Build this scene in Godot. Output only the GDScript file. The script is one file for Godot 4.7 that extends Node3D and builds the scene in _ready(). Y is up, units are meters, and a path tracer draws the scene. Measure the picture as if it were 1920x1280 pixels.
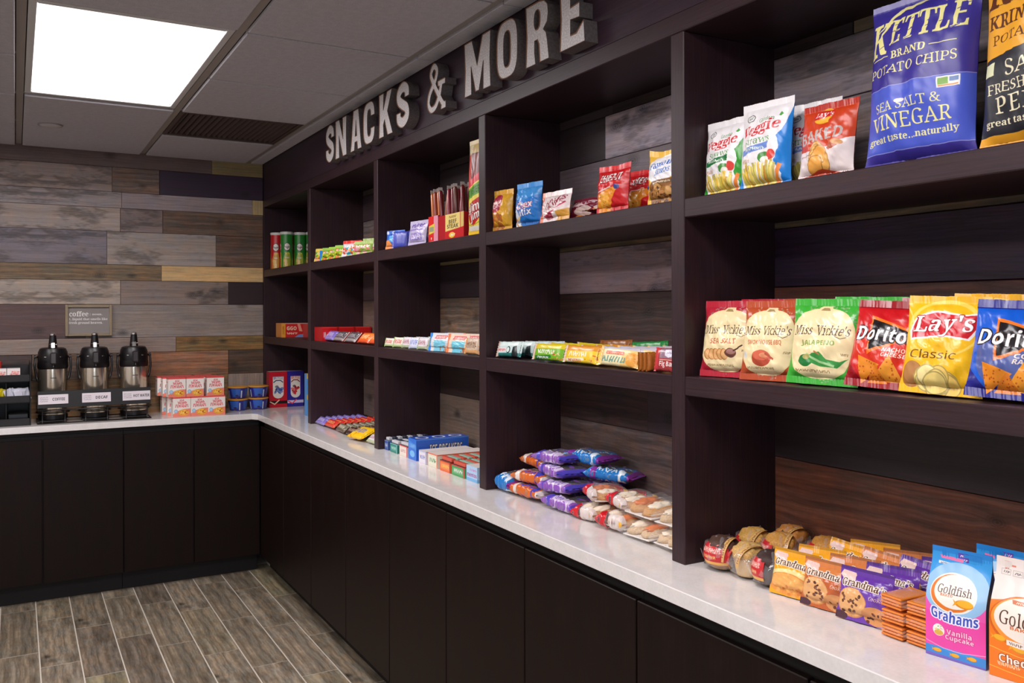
extends Node3D

# A snack corner: dark shelving along the right, a coffee counter at the back. Shelf front plane is x = 0, back wall z = 0, floor y = 0.
const SH1 := 1.746      # top of the upper shelf
const SH2 := 1.3424     # top of the middle shelf
const CT := 0.914       # counter top
const CEIL := 2.399
const DEP := 0.289      # shelf depth
const BAY := 0.9614
const FACE := Vector3(0, -90, 0)   # turns a thing built facing +z towards the room (-x)

var taken := {}
var cache := {}
var tx := {}
var rng := RandomNumberGenerator.new()

func _ready():
	rng.seed = 4711
	camera_and_light()
	make_wood_textures()
	room()
	shelving()
	cabinets()
	sign_letters()
	coffee_station()
	bay_one()
	bay_two()
	bay_three()
	bay_four()
	bay_five()

func camera_and_light():
	var cam := Camera3D.new()
	cam.name = "camera"
	add_child(cam)
	cam.projection = Camera3D.PROJECTION_FRUSTUM
	cam.near = 0.05
	cam.far = 60.0
	cam.size = 0.05 * 1280.0 / 1634.0
	cam.frustum_offset = Vector2(0, -0.05 * 56.7 / 1634.0)
	cam.position = Vector3(-1.3181, 1.4913, 5.3853)
	cam.rotation = Vector3(0, -0.5181, -0.0024)
	cam.current = true
	var we := WorldEnvironment.new()
	we.name = "environment"
	var e := Environment.new()
	e.background_mode = Environment.BG_COLOR
	e.background_color = Color(0.86, 0.92, 1.0)
	e.background_energy_multiplier = 4.5
	e.tonemap_mode = Environment.TONE_MAPPER_LINEAR
	e.tonemap_exposure = 1.0
	e.sdfgi_enabled = true
	e.ssao_enabled = true
	e.ssil_enabled = true
	we.environment = e
	add_child(we)

# ---------------------------------------------------------------- nodes
func numbered(n: String) -> String:
	if not taken.has(n):
		taken[n] = 0
		return n
	taken[n] += 1
	return "%s_%03d" % [n, taken[n]]

func metas(o: Node, label: String, category: String, group := "") -> void:
	o.set_meta("label", label)
	o.set_meta("category", category)
	if group != "":
		o.set_meta("group", group)

func thing(called: String, label: String, category: String, at := Vector3.ZERO, rot := Vector3.ZERO, group := "") -> Node3D:
	var o := Node3D.new()
	o.name = numbered(called)
	add_child(o)
	o.position = at
	o.rotation_degrees = rot
	metas(o, label, category, group)
	return o

func part(parent: Node, called: String, mesh: Mesh, m, at := Vector3.ZERO, rot := Vector3.ZERO) -> MeshInstance3D:
	var o := MeshInstance3D.new()
	o.name = called
	o.mesh = mesh
	if m is Array:
		for i in m.size():
			o.set_surface_override_material(i, m[i])
	elif m != null:
		for i in mesh.get_surface_count():
			o.set_surface_override_material(i, m)
	o.position = at
	o.rotation_degrees = rot
	parent.add_child(o, true)
	return o

func solo(called: String, mesh: Mesh, m, label: String, category: String, at := Vector3.ZERO, rot := Vector3.ZERO, group := "") -> MeshInstance3D:
	var o := part(self, numbered(called), mesh, m, at, rot)
	metas(o, label, category, group)
	return o

func copy(src: Node3D, label: String, at: Vector3, rot: Vector3) -> Node3D:
	var o: Node3D = src.duplicate()
	var base := String(src.name)
	if base.length() > 4 and base[base.length() - 4] == "_" and base.right(3).is_valid_int():
		base = base.left(base.length() - 4)
	o.name = numbered(base)
	add_child(o)
	o.position = at
	o.rotation_degrees = rot
	if label != "":
		o.set_meta("label", label)
	return o

func struct(called: String) -> Node3D:
	var o := Node3D.new()
	o.name = numbered(called)
	o.set_meta("kind", "structure")
	add_child(o)
	return o

# ---------------------------------------------------------------- colours and materials
func C(r: float, g: float, b: float, a := 255.0) -> Color:
	return Color(r / 255.0, g / 255.0, b / 255.0, a / 255.0)

func M(c: Color, rough := 0.5, metal := 0.0, spec := 0.5) -> StandardMaterial3D:
	var k := "m%s%.3f%.3f%.3f" % [c.to_html(), rough, metal, spec]
	if cache.has(k):
		return cache[k]
	var m := StandardMaterial3D.new()
	m.albedo_color = c
	m.roughness = rough
	m.metallic = metal
	m.metallic_specular = spec
	if c.a < 0.99:
		m.transparency = BaseMaterial3D.TRANSPARENCY_ALPHA
	cache[k] = m
	return m

func MT(name: String, c := Color.WHITE, rough := 0.4, sc := Vector3.ONE, off := Vector3.ZERO, spec := 0.5) -> StandardMaterial3D:
	var k := "t%s%s%.3f%s%s%.2f" % [name, c.to_html(), rough, sc, off, spec]
	if cache.has(k):
		return cache[k]
	var m := StandardMaterial3D.new()
	m.albedo_color = c
	m.albedo_texture = tx[name]
	m.roughness = rough
	m.metallic_specular = spec
	m.uv1_scale = sc
	m.uv1_offset = off
	cache[k] = m
	return m

func film_tex(name: String, rough := 0.16) -> StandardMaterial3D:
	var k := "f" + name
	if cache.has(k):
		return cache[k]
	var m := StandardMaterial3D.new()
	m.albedo_texture = tx[name]
	m.roughness = rough
	m.transparency = BaseMaterial3D.TRANSPARENCY_ALPHA
	cache[k] = m
	return m

# ---------------------------------------------------------------- meshes
func begin() -> SurfaceTool:
	var st := SurfaceTool.new()
	st.begin(Mesh.PRIMITIVE_TRIANGLES)
	return st

func quad(st: SurfaceTool, a: Vector3, b: Vector3, c: Vector3, d: Vector3, u0 := 0.0, v0 := 0.0, u1 := 1.0, v1 := 1.0) -> void:
	# a top left, b top right, c bottom right, d bottom left, seen from the front
	var p := [a, b, c, a, c, d]
	var u := [Vector2(u0, v0), Vector2(u1, v0), Vector2(u1, v1), Vector2(u0, v0), Vector2(u1, v1), Vector2(u0, v1)]
	for i in 6:
		st.set_uv(u[i])
		st.add_vertex(p[i])

func hull_poly(st: SurfaceTool, p: Array, longest: int, uo: Vector2) -> void:
	# a face of a convex body around the origin, turned outwards
	var mid := Vector3.ZERO
	for q in p:
		mid += q
	var n: Vector3 = (p[2] - p[0]).cross(p[1] - p[0])
	if n.dot(mid) < 0:
		p.reverse()
	n = n.abs()
	var axis := 0 if n.x >= n.y and n.x >= n.z else (1 if n.y >= n.z else 2)
	var ua := longest
	if axis == longest:
		ua = (longest + 1) % 3
	var va := 3 - axis - ua
	for i in range(1, p.size() - 1):
		for q in [p[0], p[i], p[i + 1]]:
			st.set_uv(Vector2(q[ua], q[va]) + uo)
			st.add_vertex(q)

func cbox(x: float, y: float, z: float, bev := 0.0015, uo := Vector2.ZERO) -> ArrayMesh:
	var k := "b%.4f,%.4f,%.4f,%.4f%s" % [x, y, z, bev, uo]
	if cache.has(k):
		return cache[k]
	var h := Vector3(x, y, z) * 0.5
	var b: float = minf(bev, minf(x, minf(y, z)) * 0.45)
	var longest := 0 if x >= y and x >= z else (1 if y >= z else 2)
	var st := begin()
	st.set_smooth_group(-1)
	var v := func(s: Array, axis: int) -> Vector3:
		var q := Vector3.ZERO
		for i in 3:
			q[i] = s[i] * (h[i] if i == axis else h[i] - b)
		return q
	for axis in 3:
		var i1 := (axis + 1) % 3
		var i2 := (axis + 2) % 3
		for s in [-1, 1]:
			var p := []
			for c in [[-1, -1], [1, -1], [1, 1], [-1, 1]]:
				var sg := [0, 0, 0]
				sg[axis] = s
				sg[i1] = c[0]
				sg[i2] = c[1]
				p.append(v.call(sg, axis))
			hull_poly(st, p, longest, uo)
		for s1 in [-1, 1]:
			for s2 in [-1, 1]:
				var p := []
				for e in [[-1, i1], [1, i1], [1, i2], [-1, i2]]:
					var sg := [0, 0, 0]
					sg[i1] = s1
					sg[i2] = s2
					sg[axis] = e[0]
					p.append(v.call(sg, e[1]))
				hull_poly(st, p, longest, uo)
	for s0 in [-1, 1]:
		for s1 in [-1, 1]:
			for s2 in [-1, 1]:
				hull_poly(st, [v.call([s0, s1, s2], 0), v.call([s0, s1, s2], 1), v.call([s0, s1, s2], 2)], longest, uo)
	st.generate_normals()
	var m := st.commit()
	cache[k] = m
	return m

func print_box(x: float, y: float, z: float) -> ArrayMesh:
	# base at y = 0; surface 0 front and back, 1 the two sides, 2 top and bottom; each face shows its whole print
	var k := "p%.4f,%.4f,%.4f" % [x, y, z]
	if cache.has(k):
		return cache[k]
	var a := x / 2
	var c := z / 2
	var m := ArrayMesh.new()
	var st := begin()
	st.set_smooth_group(-1)
	quad(st, Vector3(-a, y, c), Vector3(a, y, c), Vector3(a, 0, c), Vector3(-a, 0, c))
	quad(st, Vector3(a, y, -c), Vector3(-a, y, -c), Vector3(-a, 0, -c), Vector3(a, 0, -c))
	st.generate_normals()
	st.commit(m)
	st = begin()
	st.set_smooth_group(-1)
	quad(st, Vector3(a, y, c), Vector3(a, y, -c), Vector3(a, 0, -c), Vector3(a, 0, c))
	quad(st, Vector3(-a, y, -c), Vector3(-a, y, c), Vector3(-a, 0, c), Vector3(-a, 0, -c))
	st.generate_normals()
	st.commit(m)
	st = begin()
	st.set_smooth_group(-1)
	quad(st, Vector3(-a, y, -c), Vector3(a, y, -c), Vector3(a, y, c), Vector3(-a, y, c))
	quad(st, Vector3(-a, 0, c), Vector3(a, 0, c), Vector3(a, 0, -c), Vector3(-a, 0, -c))
	st.generate_normals()
	st.commit(m)
	cache[k] = m
	return m

func grid(nu: int, nv: int, f: Callable, into: ArrayMesh = null) -> ArrayMesh:
	# f(u, v) with u to the right and v down, seen from the front
	var st := begin()
	for j in nv + 1:
		for i in nu + 1:
			var u := float(i) / nu
			var v := float(j) / nv
			st.set_uv(Vector2(u, v))
			st.add_vertex(f.call(u, v))
	for j in nv:
		for i in nu:
			var a := j * (nu + 1) + i
			var d := a + nu + 1
			for q in [a, a + 1, d + 1, a, d + 1, d]:
				st.add_index(q)
	st.generate_normals()
	return st.commit(into)

func lathe(profile: Array, seg := 24, key := "") -> ArrayMesh:
	# profile of Vector2(radius, height) from the bottom up; sharp bends stay sharp
	if key != "" and cache.has(key):
		return cache[key]
	var st := begin()
	var group := 0
	var total := 0.0
	for i in range(1, profile.size()):
		total += profile[i].distance_to(profile[i - 1])
	var run := 0.0
	for i in range(1, profile.size()):
		var p: Vector2 = profile[i - 1]
		var q: Vector2 = profile[i]
		if i > 1:
			var d0: Vector2 = (p - profile[i - 2]).normalized()
			if d0.dot((q - p).normalized()) < 0.8:
				group += 1
		st.set_smooth_group(group)
		var v0 := 1.0 - run / total
		run += p.distance_to(q)
		var v1 := 1.0 - run / total
		for s in seg:
			var t0 := TAU * s / seg
			var t1 := TAU * (s + 1) / seg
			# u = 0.5 faces +z
			var f := func(r: Vector2, t: float) -> Vector3: return Vector3(-sin(t) * r.x, r.y, -cos(t) * r.x)
			quad(st, f.call(q, t0), f.call(q, t1), f.call(p, t1), f.call(p, t0), float(s) / seg, v1, float(s + 1) / seg, v0)
	st.generate_normals()
	var m := st.commit()
	if key != "":
		cache[key] = m
	return m

func tube(pts: Array, r: float, seg := 8, closed := false, st: SurfaceTool = null) -> ArrayMesh:
	var own := st == null
	if own:
		st = begin()
	st.set_smooth_group(0)
	var n := pts.size()
	var rings := []
	for i in n:
		var a: Vector3 = pts[(i - 1 + n) % n] if closed or i > 0 else pts[i]
		var b: Vector3 = pts[(i + 1) % n] if closed or i < n - 1 else pts[i]
		var d := (b - a).normalized()
		var s := d.cross(Vector3.UP if absf(d.y) < 0.9 else Vector3.RIGHT).normalized()
		var u := s.cross(d)
		var ring := []
		for k in seg:
			var t := TAU * k / seg
			ring.append(pts[i] + (s * cos(t) + u * sin(t)) * r)
		rings.append(ring)
	for i in (n if closed else n - 1):
		var p: Array = rings[i]
		var q: Array = rings[(i + 1) % n]
		for k in seg:
			var k1 := (k + 1) % seg
			quad(st, q[k], q[k1], p[k1], p[k])
	if not closed:
		for e in [[rings[0], pts[0], false], [rings[n - 1], pts[n - 1], true]]:
			for k in seg:
				var a: Vector3 = e[0][k]
				var b: Vector3 = e[0][(k + 1) % seg]
				for q in ([e[1], a, b] if e[2] else [e[1], b, a]):
					st.set_uv(Vector2.ZERO)
					st.add_vertex(q)
	if own:
		st.generate_normals()
		return st.commit()
	return null

func flat_poly(st: SurfaceTool, pts: PackedVector2Array, z: float, back := false) -> void:
	var idx := Geometry2D.triangulate_polygon(pts)
	for i in range(0, idx.size(), 3):
		var t := [pts[idx[i]], pts[idx[i + 1]], pts[idx[i + 2]]]
		var area: float = (t[1] - t[0]).cross(t[2] - t[0])
		if (area > 0) != back:
			t.reverse()
		for q in t:
			st.set_uv(q)
			st.add_vertex(Vector3(q.x, q.y, z))

func walls_of(st: SurfaceTool, pts: PackedVector2Array, z0: float, z1: float) -> void:
	# the band round an outline; an outer outline runs anticlockwise
	st.set_smooth_group(-1)
	for i in pts.size():
		var a := pts[i]
		var b := pts[(i + 1) % pts.size()]
		quad(st, Vector3(a.x, a.y, z1), Vector3(b.x, b.y, z1), Vector3(b.x, b.y, z0), Vector3(a.x, a.y, z0), a.x + a.y, z1, b.x + b.y, z0)

# ---------------------------------------------------------------- packs
var crease := FastNoiseLite.new()

func bag_mesh(w: float, h: float, d: float, sd: int, rumple := 1.0, dip := 0.0) -> Array:
	# a pillow bag standing on its bottom seal: [body (front, back), top seal, bottom seal]; the print runs over the whole height
	var k := "bag%.3f,%.3f,%.3f,%d,%.2f,%.2f" % [w, h, d, sd, rumple, dip]
	if cache.has(k):
		return cache[k]
	crease.seed = sd
	crease.frequency = 1.0
	var s0 := 0.014
	var hb := h - 2.0 * s0
	var shape := func(u: float, v: float, side: float) -> Vector3:
		var s := u * 2.0 - 1.0
		var t := 1.0 - v
		var f := pow(maxf(sin(PI * pow(t, 0.88)), 0.0), 0.5)
		var prof := pow(maxf(1.0 - pow(absf(s), 2.5), 0.0), 0.62)
		var z := d * 0.5 * prof * f
		var edge := minf(t, 1.0 - t)
		var pleat := cos(s * 17.0 + crease.get_noise_2d(s * 3.0 + 9.0 * side, 4.0) * 5.0) * exp(-edge / 0.10) * 0.0032
		var big := crease.get_noise_3d(s * 1.6 + 10.0 * side, t * 2.2, 1.0) * 0.012
		var fine := absf(crease.get_noise_3d(s * 3.6 + t * 1.5 + 30.0 * side, t * 4.4 - s * 1.2, 7.0)) * -0.011
		z += (pleat * minf(1.0, edge * 30.0) + (big + fine + 0.002) * prof * minf(1.0, edge * 8.0)) * rumple * clampf(w / 0.15, 0.4, 1.6)
		z = maxf(z, 0.0006)
		var half := w * 0.5 * (1.0 - 0.055 * f + 0.012 * crease.get_noise_2d(t * 3.0, 20.0 + signf(s)) * f)
		var y := s0 + t * hb
		y += dip * h * (s * s - 1.0) * smoothstep(0.55, 1.0, t)
		return Vector3(s * half, y, z * side)
	var vmap := s0 / h
	var body := ArrayMesh.new()
	var st := begin()
	for side in [1.0, -1.0]:
		st = begin()
		var nu := 22
		var nv := 26
		for j in nv + 1:
			for i in nu + 1:
				var u := float(i) / nu
				var v := float(j) / nv
				st.set_uv(Vector2(u, vmap + v * (1.0 - 2.0 * vmap)))
				st.add_vertex(shape.call(u, v, side))
		for j in nv:
			for i in nu:
				var a := j * (nu + 1) + i
				var b := a + nu + 1
				for q in ([a, a + 1, b + 1, a, b + 1, b] if side > 0 else [a, b + 1, a + 1, a, b, b + 1]):
					st.add_index(q)
		st.generate_normals()
		st.commit(body)
	var seal := func(top: bool) -> ArrayMesh:
		var m := ArrayMesh.new()
		for side in [1.0, -1.0]:
			st = begin()
			var n := 44
			for i in n:
				var p := []
				for q in [i, i + 1]:
					var u := float(q) / n
					var s := u * 2.0 - 1.0
					var wave := crease.get_noise_2d(s * 2.0, 50.0 if top else 60.0) * 0.006 * (1.0 - s * s) * rumple
					var z := wave + (0.0008 if q % 2 == 0 else -0.0003)
					var y0 := s0 + hb if top else 0.0
					if top:
						y0 += dip * h * (s * s - 1.0)
					p.append([Vector3(s * w * 0.5, y0 + s0, z + side * 0.0004), Vector3(s * w * 0.5, y0, z * (0.3 if top else 1.0) + side * 0.0004), u])
				var v0 := 0.0 if top else 1.0 - vmap
				if side > 0:
					quad(st, p[0][0], p[1][0], p[1][1], p[0][1], p[0][2], v0, p[1][2], v0 + vmap)
				else:
					quad(st, p[1][0], p[0][0], p[0][1], p[1][1], p[1][2], v0, p[0][2], v0 + vmap)
			st.generate_normals()
			st.commit(m)
		return m
	var r := [body, seal.call(true), seal.call(false)]
	cache[k] = r
	return r

func bag(called: String, label: String, at: Vector3, size: Vector3, print_name: String, base: Color, o := {}) -> Node3D:
	# size: width, height, fullness; o: turn, lean, tilt, sd, rumple, dip, group, cat
	at.y += size.x * 0.5 * absf(sin(deg_to_rad(o.get("tilt", 0.0)))) * cos(deg_to_rad(o.get("lean", 6.0))) + 0.0065 * absf(sin(deg_to_rad(o.get("lean", 6.0)))) + 0.0004
	var t := thing(called, label, o.get("cat", "chip bag"), at, Vector3(-o.get("lean", 6.0), o.get("turn", -90.0), o.get("tilt", 0.0)), o.get("group", ""))
	var ms := bag_mesh(size.x, size.y, size.z, o.get("sd", 1), o.get("rumple", 1.0), o.get("dip", 0.0))
	var fm := MT(print_name, Color.WHITE, o.get("rough", 0.3))
	var bm := M(base, 0.3)
	part(t, "bag_body", ms[0], [fm, bm])
	part(t, "top_seal", ms[1], [fm, bm])
	part(t, "bottom_seal", ms[2], [fm, bm])
	return t

func wrap_mesh(l: float, h: float, t: float, sd := 1, lump := 0.0) -> ArrayMesh:
	# a flow-wrapped bar along x, centred, with flat crimped ends; the print covers front and back
	var k := "w%.3f,%.3f,%.3f,%d,%.3f" % [l, h, t, sd, lump]
	if cache.has(k):
		return cache[k]
	crease.seed = sd
	crease.frequency = 1.0
	var fin := minf(0.012, l * 0.1)
	var ns := 18 if lump == 0.0 else 30
	var nr := 14 if lump == 0.0 else 24
	var st := begin()
	var pt := func(i: int, r: int) -> Vector3:
		var s := -1.0 + 2.0 * i / ns
		var a := TAU * r / nr
		var g := pow(maxf(1.0 - pow(absf(s), 5.0), 0.0), 0.6)
		var y := h * 0.5 * signf(cos(a)) * pow(absf(cos(a)), 0.55) * (0.97 + 0.03 * (1.0 - g))
		var z := t * 0.5 * signf(sin(a)) * pow(absf(sin(a)), 0.6) * maxf(g, 0.03)
		z *= 1.0 + crease.get_noise_3d(s * 2.5, y / h * 3.0, signf(z)) * (0.25 + lump * 0.5)
		if lump > 0.0:
			z += (absf(crease.get_noise_3d(s * 5.0 + 3.0, y / h * 5.0, signf(z) + 8.0)) - 0.2) * 0.012 * lump * g * signf(z)
		z += cos(y / h * 26.0) * 0.0012 * (1.0 - g) * signf(z)
		y *= 1.0 + crease.get_noise_2d(s * 3.0, signf(y) * 5.0) * (0.05 + lump * 0.25)
		return Vector3(s * (l * 0.5 - fin), y, z)
	for i in ns:
		for r in nr:
			var q := [pt.call(i, r), pt.call(i + 1, r), pt.call(i + 1, r + 1), pt.call(i, r + 1)]
			for x in [0, 1, 2, 0, 2, 3]:
				var p: Vector3 = q[x]
				st.set_uv(Vector2(p.x / l + 0.5, 0.5 - p.y / h))
				st.add_vertex(p)
	for e in [-1.0, 1.0]:
		var nz := 12
		for j in nz:
			var p := []
			for q in [j, j + 1]:
				var y := h * (0.5 - float(q) / nz)
				var z := 0.0007 if q % 2 == 0 else -0.0007
				var x1: float = l * 0.5 - (0.0 if q % 2 == 0 else 0.0015)
				p.append([Vector3(e * (l * 0.5 - fin), y, z), Vector3(e * x1, y, z)])
			for x in ([p[0][0], p[0][1], p[1][1], p[0][0], p[1][1], p[1][0]] if e > 0 else [p[0][1], p[0][0], p[1][0], p[0][1], p[1][0], p[1][1]]):
				st.set_uv(Vector2(x.x / l + 0.5, 0.5 - x.y / h))
				st.add_vertex(x)
	st.generate_normals()
	var m := st.commit()
	cache[k] = m
	return m

func lump(rx: float, ry: float, rz: float, sd: int, rough := 0.12, flat := 0.0) -> ArrayMesh:
	# an uneven round body, base at y = 0: cookies, buns, muffin tops
	var k := "l%.3f,%.3f,%.3f,%d,%.2f,%.2f" % [rx, ry, rz, sd, rough, flat]
	if cache.has(k):
		return cache[k]
	crease.seed = sd
	crease.frequency = 1.0
	var m := grid(20, 10, func(u: float, v: float) -> Vector3:
		var a := -u * TAU
		var b := v * PI
		var n := Vector3(sin(b) * sin(a + PI), cos(b), sin(b) * cos(a + PI))
		var r := 1.0 + crease.get_noise_3d(n.x * 1.7, n.y * 1.7, n.z * 1.7) * rough * 2.0
		var y := n.y
		if y < 0:
			y *= 1.0 - flat
		return Vector3(n.x * rx * r, (y + 1.0 - flat) * ry * (1.0 if y < 0 else r) / (2.0 - flat) * 2.0, n.z * rz * r))
	cache[k] = m
	return m

# ---------------------------------------------------------------- printing (flat artwork for packs and signs)
var img: Image
var iw := 0
var ih := 0
var glyphs := {}

func sheet(w: int, h: int, c: Color) -> void:
	iw = w * 2
	ih = h * 2
	img = Image.create(iw, ih, false, Image.FORMAT_RGBA8)
	img.fill(c)

func done(name: String) -> void:
	img.resize(iw / 2, ih / 2, Image.INTERPOLATE_BILINEAR)
	tx[name] = ImageTexture.create_from_image(img)

func rect(x0: float, y0: float, x1: float, y1: float, c: Color) -> void:
	img.fill_rect(Rect2i(int(x0 * iw), int(y0 * ih), maxi(1, int((x1 - x0) * iw)), maxi(1, int((y1 - y0) * ih))), c)

func fill(pts: Array, c: Color) -> void:
	# pts in sheet units 0..1, y down
	var n := pts.size()
	var y0 := 1e9
	var y1 := -1e9
	for p in pts:
		y0 = minf(y0, p.y * ih)
		y1 = maxf(y1, p.y * ih)
	for y in range(maxi(0, int(y0)), mini(ih - 1, int(y1)) + 1):
		var yy := y + 0.5
		var xs := []
		for i in n:
			var ax: float = pts[i].x * iw
			var ay: float = pts[i].y * ih
			var bx: float = pts[(i + 1) % n].x * iw
			var by: float = pts[(i + 1) % n].y * ih
			if (ay <= yy) != (by <= yy):
				xs.append(ax + (yy - ay) / (by - ay) * (bx - ax))
		xs.sort()
		for i in range(0, xs.size() - 1, 2):
			var a := maxi(0, int(xs[i] + 0.5))
			var b := mini(iw, int(xs[i + 1] + 0.5))
			if b > a:
				img.fill_rect(Rect2i(a, y, b - a, 1), c)

func oval(cx: float, cy: float, rx: float, ry: float, c: Color, rot := 0.0, power := 2.0) -> void:
	var p := []
	var asp := float(ih) / iw
	for i in 36:
		var t := TAU * i / 36
		var q := Vector2(signf(cos(t)) * pow(absf(cos(t)), 2.0 / power) * rx, signf(sin(t)) * pow(absf(sin(t)), 2.0 / power) * ry * asp).rotated(rot)
		p.append(Vector2(cx + q.x, cy + q.y / asp))
	fill(p, c)

func poly(a: Array, c: Color) -> void:
	var p := []
	for i in range(0, a.size(), 2):
		p.append(Vector2(a[i], a[i + 1]))
	fill(p, c)

func stroke(a: Array, w: float, c: Color) -> void:
	# a polyline in sheet units, width w of the sheet's width
	for i in range(0, a.size() - 2, 2):
		var p := Vector2(a[i] * iw, a[i + 1] * ih)
		var q := Vector2(a[i + 2] * iw, a[i + 3] * ih)
		var n := (q - p).normalized().orthogonal() * w * iw * 0.5
		var e := (q - p).normalized() * w * iw * 0.3
		var s := Vector2(iw, ih)
		fill([(p + n - e) / s, (q + n + e) / s, (q - n + e) / s, (p - n - e) / s], c)

func outline_of(s: String, font: String) -> PackedVector3Array:
	var k := s + "|" + font
	if glyphs.has(k):
		return glyphs[k]
	var f := SystemFont.new()
	f.font_names = PackedStringArray(["Droid Serif" if font.begins_with("serif") else "Droid Sans"])
	f.font_weight = 700 if font.ends_with("b") else 400
	var tm := TextMesh.new()
	tm.font = f
	tm.font_size = 48
	tm.pixel_size = 0.01
	tm.depth = 0.0
	tm.curve_step = 3.0
	tm.text = s
	var ar := tm.get_mesh_arrays()
	var v: PackedVector3Array = ar[Mesh.ARRAY_VERTEX]
	var out := PackedVector3Array()
	if ar[Mesh.ARRAY_INDEX] != null and ar[Mesh.ARRAY_INDEX].size() > 0:
		for i in ar[Mesh.ARRAY_INDEX]:
			out.append(v[i])
	else:
		out = v
	glyphs[k] = out
	return out

func txt(s: String, cx: float, cy: float, w: float, h: float, c: Color, font := "sansb", slant := 0.0, rot := 0.0, arc := 0.0) -> void:
	# centred lettering, w and h in sheet units; w = 0 keeps the type's own proportion
	var v := outline_of(s, font)
	if v.is_empty():
		return
	var lo := v[0]
	var hi := v[0]
	for p in v:
		lo = lo.min(p)
		hi = hi.max(p)
	var sz := hi - lo
	var hp := h * ih
	var wp := w * iw if w > 0 else hp * sz.x / sz.y
	var q := PackedVector2Array()
	for p in v:
		var x := (p.x - lo.x) / sz.x - 0.5
		var y := 0.5 - (p.y - lo.y) / sz.y
		var pt := Vector2(x * wp - y * hp * slant, y * hp + arc * hp * (x * x * 4.0 - 1.0)).rotated(rot)
		q.append(Vector2(cx * iw + pt.x, cy * ih + pt.y))
	for i in range(0, q.size() - 2, 3):
		var a := q[i]
		var b := q[i + 1]
		var d := q[i + 2]
		var y0 := minf(a.y, minf(b.y, d.y))
		var y1 := maxf(a.y, maxf(b.y, d.y))
		for y in range(maxi(0, int(y0)), mini(ih - 1, int(y1)) + 1):
			var yy := clampf(y + 0.5, y0 + 0.001, y1 - 0.001)
			var x0 := 1e9
			var x1 := -1e9
			for e in [[a, b], [b, d], [d, a]]:
				var p: Vector2 = e[0]
				var r: Vector2 = e[1]
				if (p.y <= yy) != (r.y <= yy):
					var x := p.x + (yy - p.y) / (r.y - p.y) * (r.x - p.x)
					x0 = minf(x0, x)
					x1 = maxf(x1, x)
			var xa := maxi(0, int(x0 + 0.3))
			var xb := mini(iw, int(x1 + 0.7))
			if xb > xa:
				img.fill_rect(Rect2i(xa, y, xb - xa, 1), c)

func txt_edge(s: String, cx: float, cy: float, w: float, h: float, c: Color, edge: Color, by: float, font := "sansb", slant := 0.0, rot := 0.0, arc := 0.0) -> void:
	for k in 8:
		var o := Vector2.from_angle(TAU * k / 8) * by
		txt(s, cx + o.x, cy + o.y * iw / ih, w, h, edge, font, slant, rot, arc)
	txt(s, cx, cy, w, h, c, font, slant, rot, arc)

func specks(x0: float, y0: float, x1: float, y1: float, n: int, r: float, cols: Array) -> void:
	for i in n:
		oval(rng.randf_range(x0, x1), rng.randf_range(y0, y1), r * rng.randf_range(0.5, 1.2), r * rng.randf_range(0.5, 1.2), cols[rng.randi() % cols.size()], rng.randf() * PI)

func tri_chip(cx: float, cy: float, r: float, rot: float, c: Color, dark: Color) -> void:
	var p := []
	var asp := float(iw) / ih
	for k in 3:
		var q := Vector2.from_angle(rot + TAU * k / 3) * r
		p.append(Vector2(cx + q.x, cy + q.y * asp))
	fill(p, c)
	for k in 14:
		var w := Vector3(rng.randf(), rng.randf(), rng.randf())
		w /= w.x + w.y + w.z
		var q: Vector2 = p[0] * w.x + p[1] * w.y + p[2] * w.z
		oval(q.x, q.y, r * 0.05, r * 0.04, dark)

func scrawl(cx: float, cy: float, w: float, h: float, c: Color, n := 9) -> void:
	# lettering too small to read: uneven upright and slanting strokes
	for i in n:
		var x := cx - w / 2 + w * (i + 0.5) / n
		var a := rng.randf_range(-0.35, 0.35) * w / n
		stroke([x - a, cy - h / 2 * rng.randf_range(0.7, 1.0), x + a, cy + h / 2 * rng.randf_range(0.7, 1.0)], w / n * 0.42, c)
		if rng.randf() < 0.6:
			stroke([x, cy + rng.randf_range(-0.4, 0.4) * h, x + w / n * 0.8, cy + rng.randf_range(-0.4, 0.4) * h], w / n * 0.32, c)

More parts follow.
